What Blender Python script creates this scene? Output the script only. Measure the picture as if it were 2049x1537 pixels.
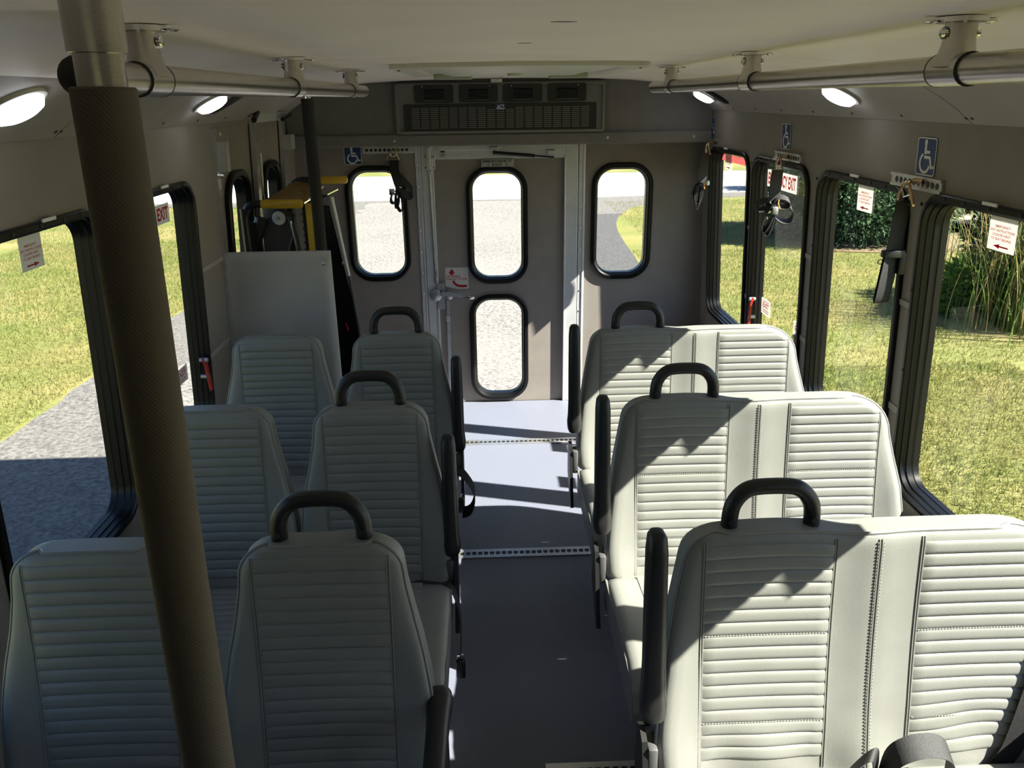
import bpy, bmesh, math, random
import numpy as np
from mathutils import Vector, Matrix
random.seed(7); rng = np.random.default_rng(7)
PI = math.pi
scene = bpy.context.scene
C = scene.collection
for o in list(bpy.data.objects): bpy.data.objects.remove(o)

# ------------------------------------------------------------------ camera
F_PX, PITCH, YAW, ROLL = 1583.77, math.radians(19.9376), math.radians(1.7245), math.radians(-0.7693)
CAM = Vector((-0.0934, 0.0, 1.8058))
fw = Vector((math.sin(YAW)*math.cos(PITCH), math.cos(YAW)*math.cos(PITCH), -math.sin(PITCH)))
rt0 = Vector((math.cos(YAW), -math.sin(YAW), 0)); up0 = rt0.cross(fw)
rt = math.cos(ROLL)*rt0 + math.sin(ROLL)*up0
up = -math.sin(ROLL)*rt0 + math.cos(ROLL)*up0
cd = bpy.data.cameras.new('camera'); cam = bpy.data.objects.new('camera', cd); C.objects.link(cam)
cd.sensor_width = 36; cd.lens = F_PX/2049*36; cd.clip_start = 0.02; cd.clip_end = 500
m3 = Matrix((rt, up, -fw)).transposed()
cam.matrix_world = Matrix.Translation(CAM) @ m3.to_4x4()
scene.camera = cam

# ------------------------------------------------------------------ light
SUN_DIR = Vector((-1.0, 0.31, -0.88)).normalized()
sd = bpy.data.lights.new('sun', 'SUN'); sd.energy = 34.0; sd.angle = math.radians(0.53); sd.color = (1.0, 0.95, 0.86)
sun = bpy.data.objects.new('sun', sd); C.objects.link(sun)
sun.rotation_euler = SUN_DIR.to_track_quat('-Z', 'Y').to_euler(); sun.location = (30, -10, 30)
w = bpy.data.worlds.new('world'); scene.world = w; w.use_nodes = True
nt = w.node_tree; nt.nodes.clear()
sky = nt.nodes.new('ShaderNodeTexSky'); sky.sky_type = 'NISHITA'; sky.sun_disc = False; sky.ozone_density = 6.0
sky.sun_elevation = math.asin(-SUN_DIR.z); sky.sun_rotation = math.atan2(-SUN_DIR.x, -SUN_DIR.y)
bg = nt.nodes.new('ShaderNodeBackground'); bg.inputs[1].default_value = 0.30
wo = nt.nodes.new('ShaderNodeOutputWorld')
nt.links.new(sky.outputs[0], bg.inputs[0]); nt.links.new(bg.outputs[0], wo.inputs[0])
vs = scene.view_settings
vs.view_transform = 'Standard'; vs.look = 'None'; vs.gamma = 1.0; vs.exposure = 0.18; vs.use_curve_mapping = False

# ------------------------------------------------------------------ materials
MATS = {}
def mat(name, col, rough=0.5, metal=0.0, noise=0.0, nscale=20.0, bump=0.0, bscale=200.0, emit=None, estr=0.0, spec=0.5, col2=None, aniso=None):
    m = bpy.data.materials.new(name); m.use_nodes = True
    n = m.node_tree.nodes; l = m.node_tree.links
    b = n['Principled BSDF']
    b.inputs['Base Color'].default_value = (*col, 1); b.inputs['Roughness'].default_value = rough
    b.inputs['Metallic'].default_value = metal; b.inputs['Specular IOR Level'].default_value = spec
    tc = n.new('ShaderNodeTexCoord')
    if noise > 0 or col2:
        t = n.new('ShaderNodeTexNoise'); t.inputs['Scale'].default_value = nscale; t.inputs['Detail'].default_value = 6
        l.new(tc.outputs['Object'], t.inputs['Vector'])
        r = n.new('ShaderNodeValToRGB'); c2 = col2 or tuple(min(1, c*(1+noise)) for c in col)
        c1 = col if col2 else tuple(c*(1-noise) for c in col)
        r.color_ramp.elements[0].position = 0.32; r.color_ramp.elements[1].position = 0.68
        r.color_ramp.elements[0].color = (*c1, 1); r.color_ramp.elements[1].color = (*c2, 1)
        l.new(t.outputs['Fac'], r.inputs[0]); l.new(r.outputs[0], b.inputs['Base Color'])
    if bump > 0:
        t2 = n.new('ShaderNodeTexNoise'); t2.inputs['Scale'].default_value = bscale; t2.inputs['Detail'].default_value = 3
        l.new(tc.outputs['Object'], t2.inputs['Vector'])
        bp = n.new('ShaderNodeBump'); bp.inputs['Strength'].default_value = bump; bp.inputs['Distance'].default_value = 0.002
        l.new(t2.outputs['Fac'], bp.inputs['Height']); l.new(bp.outputs[0], b.inputs['Normal'])
    if emit:
        b.inputs['Emission Color'].default_value = (*emit, 1); b.inputs['Emission Strength'].default_value = estr
    MATS[name] = m; return m
def glass_mat(name, tint, refl=0.06):
    m = bpy.data.materials.new(name); m.use_nodes = True
    n = m.node_tree.nodes; l = m.node_tree.links; n.clear()
    o = n.new('ShaderNodeOutputMaterial'); mx = n.new('ShaderNodeMixShader')
    tr = n.new('ShaderNodeBsdfTransparent'); tr.inputs[0].default_value = (*tint, 1)
    gl = n.new('ShaderNodeBsdfGlossy'); gl.inputs['Roughness'].default_value = 0.02
    lw = n.new('ShaderNodeLayerWeight'); lw.inputs[0].default_value = 0.5
    pw = n.new('ShaderNodeMath'); pw.operation = 'POWER'; pw.inputs[1].default_value = 5.0
    ma = n.new('ShaderNodeMath'); ma.operation = 'MULTIPLY_ADD'; ma.inputs[1].default_value = 0.25; ma.inputs[2].default_value = refl*0.3
    l.new(lw.outputs['Facing'], pw.inputs[0]); l.new(pw.outputs[0], ma.inputs[0]); l.new(ma.outputs[0], mx.inputs[0]); l.new(tr.outputs[0], mx.inputs[1]); l.new(gl.outputs[0], mx.inputs[2])
    l.new(mx.outputs[0], o.inputs[0]); MATS[name] = m; return m

mat('wall', (0.225, 0.20, 0.18), 0.62, noise=0.06, nscale=9, bump=0.25, bscale=420)
mat('bulkhead', (0.15, 0.142, 0.138), 0.7, noise=0.06, nscale=12, bump=0.4, bscale=380)
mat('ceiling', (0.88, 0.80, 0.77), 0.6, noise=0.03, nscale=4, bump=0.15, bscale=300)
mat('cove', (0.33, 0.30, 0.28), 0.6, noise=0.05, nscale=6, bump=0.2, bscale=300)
mat('floor', (0.085, 0.09, 0.115), 0.42, bump=0.5, bscale=700)
mat('aluminium', (0.60, 0.60, 0.60), 0.38, metal=0.9, noise=0.08, nscale=30, bump=0.05, bscale=200)
mat('white_aluminium', (0.58, 0.585, 0.60), 0.42, metal=0.35, noise=0.05, nscale=14)
mat('steel', (0.56, 0.53, 0.49), 0.27, metal=1.0, noise=0.05, nscale=50, bump=0.04, bscale=300)
mat('chrome', (0.75, 0.75, 0.75), 0.15, metal=1.0)
mat('brass_zinc', (0.55, 0.40, 0.24), 0.28, metal=1.0)
mat('galvanised', (0.42, 0.44, 0.45), 0.4, metal=0.8, noise=0.1, nscale=40)
mat('black_frame', (0.004, 0.004, 0.004), 0.36, bump=0.08, bscale=150, spec=0.3)
mat('black_plastic', (0.009, 0.009, 0.009), 0.42, bump=0.15, bscale=500)
mat('black_rubber', (0.007, 0.007, 0.008), 0.5, bump=0.1, bscale=300)
mat('webbing', (0.006, 0.006, 0.007), 0.55, bump=0.6, bscale=900)
mat('foam', (0.105, 0.088, 0.072), 0.72)
mat('foam_black', (0.010, 0.010, 0.010), 0.75, bump=0.5, bscale=500)
mat('vinyl', (0.196, 0.199, 0.182), 0.42, noise=0.05, nscale=11, bump=0.18, bscale=600)
mat('vinyl_seam', (0.15, 0.15, 0.132), 0.5)
mat('vinyl_dark', (0.20, 0.205, 0.19), 0.45, bump=0.15, bscale=600)
mat('seat_cover_grey', (0.06, 0.06, 0.063), 0.5, bump=0.3, bscale=500)
mat('panel_pad', (0.36, 0.365, 0.36), 0.5, noise=0.05, nscale=8, bump=0.2, bscale=500)
mat('thread', (0.29, 0.29, 0.26), 0.6)
mat('ac_grey', (0.16, 0.155, 0.15), 0.6, bump=0.2, bscale=400)
mat('ac_black', (0.012, 0.012, 0.013), 0.4)
mat('ac_fin', (0.20, 0.19, 0.185), 0.4, metal=0.6)
mat('badge_blue', (0.02, 0.03, 0.13), 0.3)
mat('sign_blue', (0.010, 0.035, 0.16), 0.35, bump=0.25, bscale=500)
mat('sign_white', (0.74, 0.75, 0.74), 0.5)
mat('sticker_white', (0.82, 0.80, 0.77), 0.55)
mat('red_ink', (0.56, 0.02, 0.035), 0.5)
mat('red_handle', (0.50, 0.025, 0.015), 0.35)
mat('pink_decal', (0.85, 0.40, 0.40), 0.5)
mat('dark_ink', (0.025, 0.025, 0.028), 0.5)
mat('plate_grey', (0.40, 0.39, 0.37), 0.45, metal=0.3)
mat('yellow', (0.52, 0.34, 0.02), 0.35)
mat('yellow_shaded', (0.24, 0.135, 0.015), 0.35)  # the yellow again, with the bridge plate's shade put into the colour
mat('lens', (0.9, 0.9, 0.9), 0.4, emit=(0.93, 0.95, 1.0), estr=7.0)
mat('hatch_white', (0.60, 0.59, 0.54), 0.45)
mat('hatch_clear', (0.42, 0.42, 0.34), 0.3)
mat('orange_tie', (0.65, 0.25, 0.06), 0.5)
mat('body_paint', (0.70, 0.70, 0.70), 0.3)
mat('wrinkle', (0.33, 0.335, 0.33), 0.5)
glass_mat('glass', (0.86, 0.87, 0.85))
glass_mat('windshield', (0.66, 0.68, 0.70))
def make_translucent(name, fac):
    m = MATS[name]; n = m.node_tree.nodes; l = m.node_tree.links; b = n['Principled BSDF']
    tl = n.new('ShaderNodeBsdfTranslucent'); tl.inputs[0].default_value = b.inputs['Base Color'].default_value
    mx = n.new('ShaderNodeMixShader'); mx.inputs[0].default_value = fac
    l.new(b.outputs[0], mx.inputs[1]); l.new(tl.outputs[0], mx.inputs[2]); l.new(mx.outputs[0], n['Material Output'].inputs[0])
for nm_ in ('sticker_white', 'pink_decal', 'red_ink'): make_translucent(nm_, 0.4)
# foam sleeve: woven diagonal relief
m = MATS['foam']; n = m.node_tree.nodes; l = m.node_tree.links
tc = n.new('ShaderNodeTexCoord'); wv = n.new('ShaderNodeTexWave'); wv.wave_type = 'BANDS'; wv.bands_direction = 'DIAGONAL'
wv.inputs['Scale'].default_value = 150; wv.inputs['Distortion'].default_value = 0.5; wv.inputs['Detail Scale'].default_value = 4
vo = n.new('ShaderNodeTexVoronoi'); vo.inputs['Scale'].default_value = 420
ad = n.new('ShaderNodeMath'); ad.operation = 'ADD'
bp = n.new('ShaderNodeBump'); bp.inputs['Strength'].default_value = 0.28; bp.inputs['Distance'].default_value = 0.0008
l.new(tc.outputs['Object'], wv.inputs[0]); l.new(tc.outputs['Object'], vo.inputs['Vector'])
l.new(wv.outputs['Fac'], ad.inputs[0]); l.new(vo.outputs['Distance'], ad.inputs[1]); l.new(ad.outputs[0], bp.inputs['Height'])
l.new(bp.outputs[0], n['Principled BSDF'].inputs['Normal'])
# floor: fine pale specks
m = MATS['floor']; n = m.node_tree.nodes; l = m.node_tree.links
tc = n.new('ShaderNodeTexCoord'); vo = n.new('ShaderNodeTexVoronoi'); vo.inputs['Scale'].default_value = 120
rp = n.new('ShaderNodeValToRGB'); rp.color_ramp.elements[0].position = 0.06; rp.color_ramp.elements[1].position = 0.11
rp.color_ramp.elements[0].color = (0.5, 0.5, 0.53, 1); rp.color_ramp.elements[1].color = (0.135, 0.145, 0.19, 1)
l.new(tc.outputs['Object'], vo.inputs['Vector']); l.new(vo.outputs['Distance'], rp.inputs[0]); l.new(rp.outputs[0], n['Principled BSDF'].inputs['Base Color'])
def speckle(name, c1, c2, c3, sc, rough=0.9, big=0.35, trans=0.0):
    m = bpy.data.materials.new(name); m.use_nodes = True; MATS[name] = m
    n = m.node_tree.nodes; l = m.node_tree.links; b = n['Principled BSDF']; b.inputs['Roughness'].default_value = rough
    b.inputs['Specular IOR Level'].default_value = 0.25
    tc = n.new('ShaderNodeTexCoord')
    t1 = n.new('ShaderNodeTexNoise'); t1.inputs['Scale'].default_value = sc; t1.inputs['Detail'].default_value = 8; t1.inputs['Roughness'].default_value = 0.7
    t2 = n.new('ShaderNodeTexNoise'); t2.inputs['Scale'].default_value = big; t2.inputs['Detail'].default_value = 5
    r1 = n.new('ShaderNodeValToRGB'); r1.color_ramp.elements[0].position = 0.38; r1.color_ramp.elements[1].position = 0.62
    r1.color_ramp.elements[0].color = (*c1, 1); r1.color_ramp.elements[1].color = (*c2, 1)
    r2 = n.new('ShaderNodeValToRGB'); r2.color_ramp.elements[0].position = 0.42; r2.color_ramp.elements[1].position = 0.66
    r2.color_ramp.elements[0].color = (0, 0, 0, 1); r2.color_ramp.elements[1].color = (1, 1, 1, 1)
    mx = n.new('ShaderNodeMixRGB'); mx.inputs[2].default_value = (*c3, 1)
    ml = n.new('ShaderNodeMath'); ml.operation = 'MULTIPLY'; ml.inputs[1].default_value = 0.6
    l.new(tc.outputs['Object'], t1.inputs['Vector']); l.new(tc.outputs['Object'], t2.inputs['Vector'])
    l.new(t1.outputs['Fac'], r1.inputs[0]); l.new(t2.outputs['Fac'], r2.inputs[0]); l.new(r2.outputs[0], ml.inputs[0])
    l.new(ml.outputs[0], mx.inputs[0]); l.new(r1.outputs[0], mx.inputs[1]); l.new(mx.outputs[0], b.inputs['Base Color'])
    if trans > 0:
        tl = n.new('ShaderNodeBsdfTranslucent'); mxs = n.new('ShaderNodeMixShader'); mxs.inputs[0].default_value = trans
        l.new(mx.outputs[0], tl.inputs[0]); l.new(b.outputs[0], mxs.inputs[1]); l.new(tl.outputs[0], mxs.inputs[2])
        l.new(mxs.outputs[0], n['Material Output'].inputs[0])
    bp = n.new('ShaderNodeBump'); bp.inputs['Strength'].default_value = 0.6; bp.inputs['Distance'].default_value = 0.01
    l.new(t1.outputs['Fac'], bp.inputs['Height']); l.new(bp.outputs[0], b.inputs['Normal'])
speckle('grass_ground', (0.070, 0.092, 0.020), (0.165, 0.165, 0.048), (0.235, 0.18, 0.075), 34, big=0.8)
speckle('blade_green', (0.085, 0.12, 0.022), (0.165, 0.18, 0.046), (0.25, 0.205, 0.085), 3, big=0.8, trans=0.5)
speckle('asphalt', (0.03, 0.03, 0.034), (0.09, 0.088, 0.085), (0.06, 0.06, 0.062), 26)
speckle('gravel', (0.052, 0.05, 0.049), (0.17, 0.16, 0.148), (0.115, 0.108, 0.10), 30)
speckle('pale_gravel', (0.06, 0.057, 0.054), (0.24, 0.225, 0.21), (0.18, 0.17, 0.155), 24)
speckle('road', (0.30, 0.29, 0.28), (0.42, 0.41, 0.39), (0.36, 0.35, 0.33), 8)
speckle('mulch', (0.05, 0.03, 0.015), (0.17, 0.12, 0.07), (0.22, 0.17, 0.10), 20)
speckle('juniper', (0.03, 0.065, 0.03), (0.095, 0.15, 0.06), (0.04, 0.09, 0.055), 5, trans=0.35)
speckle('dry_blade', (0.20, 0.15, 0.06), (0.34, 0.27, 0.11), (0.16, 0.17, 0.05), 2.5, trans=0.45)
speckle('green_leaf', (0.06, 0.12, 0.02), (0.13, 0.21, 0.045), (0.09, 0.15, 0.04), 3, trans=0.45)
speckle('dark_leaf', (0.018, 0.032, 0.014), (0.05, 0.075, 0.028), (0.03, 0.05, 0.02), 5)
speckle('tan_soil', (0.22, 0.17, 0.11), (0.34, 0.27, 0.19), (0.28, 0.22, 0.15), 14)

# ------------------------------------------------------------------ mesh helpers
ORG = {}
class MB:
    def __init__(s): s.v = []; s.f = []
    def add(s, vs, fs):
        b = len(s.v); s.v += [tuple(v) for v in vs]; s.f += [tuple(i+b for i in f) for f in fs]; return s
    def box(s, x0, x1, y0, y1, z0, z1, bev=0.0):
        if bev > 0:
            b = min(bev, (x1-x0)/2.01, (y1-y0)/2.01, (z1-z0)/2.01)
            bm = bmesh.new(); bmesh.ops.create_cube(bm, size=1)
            for v in bm.verts:
                v.co = Vector(((x0+x1)/2+v.co.x*(x1-x0), (y0+y1)/2+v.co.y*(y1-y0), (z0+z1)/2+v.co.z*(z1-z0)))
            bmesh.ops.bevel(bm, geom=list(bm.edges), offset=b, segments=2, affect='EDGES', profile=0.5)
            bm.verts.index_update()
            s.add([v.co[:] for v in bm.verts], [[v.index for v in f.verts] for f in bm.faces]); bm.free(); return s
        vs = [(x, y, z) for z in (z0, z1) for y in (y0, y1) for x in (x0, x1)]
        return s.add(vs, [(0,2,3,1),(4,5,7,6),(0,1,5,4),(2,6,7,3),(0,4,6,2),(1,3,7,5)])
    def obox(s, c, ax, ay, az):
        c, ax, ay, az = map(Vector, (c, ax, ay, az))
        vs = [c+i*ax+j*ay+k*az for k in (-1,1) for j in (-1,1) for i in (-1,1)]
        return s.add(vs, [(0,2,3,1),(4,5,7,6),(0,1,5,4),(2,6,7,3),(0,4,6,2),(1,3,7,5)])
    def tube(s, pts, r, n=10, caps=True, flat=None):
        pts = [Vector(p) for p in pts]; rs = r if isinstance(r, (list, tuple)) else [r]*len(pts)
        rings = []; prev = None
        for i, p in enumerate(pts):
            t = (pts[min(i+1, len(pts)-1)]-pts[max(i-1, 0)]).normalized()
            if prev is None:
                a = Vector((0,0,1)) if abs(t.z) < 0.9 else Vector((1,0,0))
                u = t.cross(a).normalized()
            else:
                u = (prev - t*prev.dot(t)).normalized()
            prev = u; v = t.cross(u)
            k = flat or 1.0
            rings.append([p+rs[i]*(math.cos(2*PI*j/n)*u+k*math.sin(2*PI*j/n)*v) for j in range(n)])
        vs = [q for rg in rings for q in rg]; fs = []
        for i in range(len(pts)-1):
            for j in range(n):
                fs.append((i*n+j, i*n+(j+1) % n, (i+1)*n+(j+1) % n, (i+1)*n+j))
        if caps: fs += [tuple(range(n))[::-1], tuple((len(pts)-1)*n+j for j in range(n))]
        return s.add(vs, fs)
    def lathe(s, c, axis, prof, n=16):
        c = Vector(c); t = Vector(axis).normalized(); a = Vector((0,0,1)) if abs(t.z) < 0.9 else Vector((1,0,0))
        u = t.cross(a).normalized(); v = t.cross(u); vs = []; fs = []
        for (r, h) in prof:
            vs += [c+t*h+r*(math.cos(2*PI*j/n)*u+math.sin(2*PI*j/n)*v) for j in range(n)]
        for i in range(len(prof)-1):
            for j in range(n): fs.append((i*n+j, i*n+(j+1) % n, (i+1)*n+(j+1) % n, (i+1)*n+j))
        fs += [tuple(range(n))[::-1], tuple((len(prof)-1)*n+j for j in range(n))]
        return s.add(vs, fs)
    def ribbon(s, pts, wvec, th, nvecs=None):
        """webbing: path, half-width vector (one or per point), thickness"""
        pts = [Vector(p) for p in pts]; N = len(pts)
        ws = [Vector(wvec)]*N if not isinstance(wvec, list) else [Vector(q) for q in wvec]
        vs = []
        for i, p in enumerate(pts):
            t = (pts[min(i+1, N-1)]-pts[max(i-1, 0)]).normalized(); nn = t.cross(ws[i]).normalized()*th/2
            vs += [p-ws[i]-nn, p+ws[i]-nn, p+ws[i]+nn, p-ws[i]+nn]
        fs = [(0,1,2,3), tuple((N-1)*4+k for k in (3,2,1,0))]
        for i in range(N-1):
            for k in range(4): fs.append((i*4+k, (i+1)*4+k, (i+1)*4+(k+1) % 4, i*4+(k+1) % 4))
        return s.add(vs, fs)
    def grid(s, P):
        n, m_ = len(P), len(P[0])
        return s.add([q for r in P for q in r], [(i*m_+j, i*m_+j+1, (i+1)*m_+j+1, (i+1)*m_+j) for i in range(n-1) for j in range(m_-1)])
    def loft(s, loops, close=True, cap0=False, cap1=False):
        n = len(loops[0]); vs = [q for lp in loops for q in lp]; fs = []
        for i in range(len(loops)-1):
            for j in range(n if close else n-1):
                fs.append((i*n+j, i*n+(j+1) % n, (i+1)*n+(j+1) % n, (i+1)*n+j))
        if cap0: fs.append(tuple(range(n))[::-1])
        if cap1: fs.append(tuple((len(loops)-1)*n+j for j in range(n)))
        return s.add(vs, fs)
    def mesh(s, name, material, origin, smooth=True, fixn=True, ang=40):
        me = bpy.data.meshes.new(name)
        o = Vector(origin)
        me.from_pydata([tuple(Vector(v)-o) for v in s.v], [], s.f)
        if fixn:
            bm = bmesh.new(); bm.from_mesh(me); bmesh.ops.recalc_face_normals(bm, faces=bm.faces); bm.to_mesh(me); bm.free()
        if smooth:
            me.polygons.foreach_set('use_smooth', [True]*len(me.polygons))
            try: me.set_sharp_from_angle(angle=math.radians(ang))
            except Exception: pass
        me.materials.append(MATS[material]); me.update(); return me
    def build(s, name, material, parent=None, origin=None, smooth=True, fixn=True, ang=40, mods=None, **props):
        if origin is None:
            if parent is not None: origin = ORG[parent.name]
            else:
                a = np.array(s.v); origin = ((a[:,0].min()+a[:,0].max())/2, (a[:,1].min()+a[:,1].max())/2, a[:,2].min())
        me = s.mesh(name, material, origin, smooth, fixn, ang)
        return link(name, me, parent, origin, **props)
def link(name, data, parent=None, origin=(0,0,0), label=None, category=None, group=None, kind=None):
    o = bpy.data.objects.new(name, data); C.objects.link(o)
    origin = Vector(origin)
    if parent is not None:
        o.parent = parent; o.location = origin - ORG[parent.name]
    else: o.location = origin
    ORG[o.name] = origin
    if label: o['label'] = label
    if category: o['category'] = category
    if group: o['group'] = group
    if kind: o['kind'] = kind
    return o
def thing(name, label, category, loc, group=None): return link(name, None, None, loc, label, category, group)
def arc(cx, cy, r, a0, a1, n): return [(cx+r*math.cos(a0+(a1-a0)*i/n), cy+r*math.sin(a0+(a1-a0)*i/n)) for i in range(n+1)]
def rrect(x0, x1, y0, y1, r, n=8):
    r = max(0.002, min(r, (x1-x0)/2-1e-4, (y1-y0)/2-1e-4))
    return (arc(x1-r, y1-r, r, 0, PI/2, n)+arc(x0+r, y1-r, r, PI/2, PI, n)+arc(x0+r, y0+r, r, PI, 1.5*PI, n)+arc(x1-r, y0+r, r, 1.5*PI, 2*PI, n))
def smooth_path(pts, k=6):
    pts = [Vector(p) for p in pts]; P = [pts[0]*2-pts[1]]+pts+[pts[-1]*2-pts[-2]]; out = []
    for i in range(1, len(P)-2):
        for j in range(k):
            t = j/k; a, b, c, d = P[i-1], P[i], P[i+1], P[i+2]
            out.append(0.5*((2*b)+(c-a)*t+(2*a-5*b+4*c-d)*t*t+(3*b-a-3*c+d)*t**3))
    out.append(pts[-1]); return out
# surfaces given by a mapping (a, b, off) -> point; off is towards the cabin
LEAN, ZC, HW, L = 0.0483, 1.7256, 1.15, 4.664
def wallmap(side): return lambda y, z, off=0.0: Vector((side*(HW+LEAN*(ZC-z)-off), y, z))
WR, WL = wallmap(1), wallmap(-1)
def REAR(x, z, off=0.0): return Vector((x, L-off, z))
def plate_with_holes(outer, holes, mp, off_in, off_out):
    """flat panel with rounded holes: filled face, extruded to a slab"""
    bm = bmesh.new(); edges = []; loops = []
    for lp in [outer]+holes:
        vs = [bm.verts.new((a, b, 0)) for a, b in lp]; loops.append(len(vs))
        for i in range(len(vs)): edges.append(bm.edges.new((vs[i], vs[(i+1) % len(vs)])))
    bmesh.ops.triangle_fill(bm, use_beauty=True, use_dissolve=False, edges=edges)
    bm.verts.index_update()
    co = [(v.co.x, v.co.y) for v in bm.verts]; fs = [[v.index for v in f.verts] for f in bm.faces]; bm.free()
    N = len(co); mb = MB()
    vs = [mp(a, b, off_in) for a, b in co]+[mp(a, b, off_out) for a, b in co]
    faces = fs+[[i+N for i in f][::-1] for f in fs]; base = 0
    for n in loops:
        for i in range(n): faces.append((base+i, base+(i+1) % n, base+(i+1) % n+N, base+i+N))
        base += n
    return mb.add(vs, faces)
def slab(loop, mp, off0, off1):
    mb = MB(); n = len(loop)
    return mb.add([mp(a, b, off0) for a, b in loop]+[mp(a, b, off1) for a, b in loop],
                  [tuple(range(n)), tuple(range(n, 2*n))[::-1]]+[(i, (i+1) % n, (i+1) % n+n, i+n) for i in range(n)])
def ring(a0, a1, b0, b1, r, prof, mp, n=8):
    loops = [[mp(a, b, o) for a, b in rrect(a0+d, a1-d, b0+d, b1-d, r-d, n)] for d, o in prof]
    return MB().loft(loops)
def stroke(pts, wd, closed=False):
    """2D polyline -> list of quads as loops (a,b) with given width"""
    P = [Vector((*p, 0)) for p in pts]; N = len(P); L_, R_ = [], []
    for i in range(N):
        if closed: t = P[(i+1) % N]-P[i-1]
        else: t = P[min(i+1, N-1)]-P[max(i-1, 0)]
        t.normalize(); nn = Vector((-t.y, t.x, 0))*wd/2
        L_.append(P[i]+nn); R_.append(P[i]-nn)
    return [[(L_[i].x, L_[i].y), (L_[(i+1) % N].x, L_[(i+1) % N].y), (R_[(i+1) % N].x, R_[(i+1) % N].y), (R_[i].x, R_[i].y)] for i in range(N if closed else N-1)]
def flat_prints(polys, mp, off, th=0.0004):
    mb = MB()
    for lp in polys:
        s_ = slab(lp, mp, off, off+th); mb.add(s_.v, s_.f)
    return mb
_txt = {}
def text_polys(body, bold=0.0):
    """text as flat triangles (u,v) normalised: height of a capital = 1"""
    key = (body, bold)
    if key in _txt: return _txt[key]
    cu = bpy.data.curves.new('t', 'FONT'); cu.body = body; cu.size = 1; cu.offset = bold; cu.align_x = 'LEFT'
    ob = bpy.data.objects.new('t', cu); C.objects.link(ob)
    dg = bpy.context.evaluated_depsgraph_get(); me = bpy.data.meshes.new_from_object(ob.evaluated_get(dg))
    vs = [(v.co.x, v.co.y) for v in me.vertices]; fs = [list(p.vertices) for p in me.polygons]
    bpy.data.objects.remove(ob); bpy.data.curves.remove(cu); bpy.data.meshes.remove(me)
    _txt[key] = (vs, fs); return vs, fs
def text_on(parent, body, mp, u0, u1, v0, v1, off, material, flip=1, bold=0.02, name='lettering'):
    """lettering stretched into the box u0..u1 (reader's left to right), v0..v1"""
    vs, fs = text_polys(body, bold); a = np.array(vs)
    x0, x1, y0, y1 = a[:,0].min(), a[:,0].max(), a[:,1].min(), a[:,1].max()
    mb = MB(); pts = [mp(u0+(x-x0)/(x1-x0)*(u1-u0), v0+(y-y0)/(y1-y0)*(v1-v0), off) for x, y in vs]
    mb.add(pts, fs)
    return mb.build(name, material, parent, smooth=False, fixn=False)

# ================================================================== STRUCTURE
YF, YB = -2.9, L+0.05
fl = MB().box(-1.24, 1.24, YF, YB, -0.06, 0.0); floor = fl.build('floor', 'floor', kind='structure', smooth=False)
PITCHW = 0.765
RW = [(3.82, 4.505), (3.09, 3.77), (2.33, 3.01), (1.57, 2.26), (0.80, 1.49), (0.04, 0.73)]     # right windows: y from..to; the last is unseen, added for ambient light
LWN = [(1.565, 2.245), (2.30, 2.985), (0.80, 1.49)]  # left windows; the last is unseen, added to let light in
WZ0, WZ1, WRAD = 0.605, 1.542, 0.095
def hole(y0, y1, z0, z1, r, d=0.018): return rrect(y0+d, y1-d, z0+d, z1-d, r-d)
Z_LOW = -0.45
wall_right = plate_with_holes([(YF, Z_LOW), (YB, Z_LOW), (YB, 1.735), (YF, 1.735)], [hole(a, b, WZ0, WZ1, WRAD) for a, b in RW], WR, 0, -0.055).build('wall_right', 'wall', kind='structure', smooth=False)
LD = (3.27, 4.41, 0.02, 1.705)
wall_left = plate_with_holes([(YF, Z_LOW), (YB, Z_LOW), (YB, 1.735), (YF, 1.735)],
    [hole(a, b, WZ0, WZ1, WRAD) for a, b in LWN]+[[(LD[0], LD[2]), (LD[1], LD[2]), (LD[1], LD[3]), (LD[0], LD[3])]], WL, 0, -0.055).build('wall_left', 'wall', kind='structure', smooth=False)
REARW = [(-0.893, -0.538, 0.785, 1.45), (0.521, 0.878, 0.772, 1.446)]
wall_rear = plate_with_holes([(-1.24, Z_LOW), (1.24, Z_LOW), (1.24, 1.74), (1.1, 1.84), (0.9, 1.91), (-0.9, 1.91), (-1.1, 1.84), (-1.24, 1.74)],
    [hole(*q, 0.13) for q in REARW]+[[(-0.485, 0.0), (0.485, 0.0), (0.485, 1.57), (-0.485, 1.57)]], REAR, 0, -0.05).build('wall_rear', 'wall', kind='structure', smooth=False)
FRONT = lambda x, z, off=0.0: Vector((x, YF+off, z))
wall_front = plate_with_holes([(-1.24, Z_LOW), (1.24, Z_LOW), (1.24, 1.74), (0.9, 1.91), (-0.9, 1.91), (-1.24, 1.74)], [rrect(-0.95, 0.95, 0.95, 1.62, 0.12)], FRONT, 0, -0.05).build('wall_front', 'wall', kind='structure', smooth=False)
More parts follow.
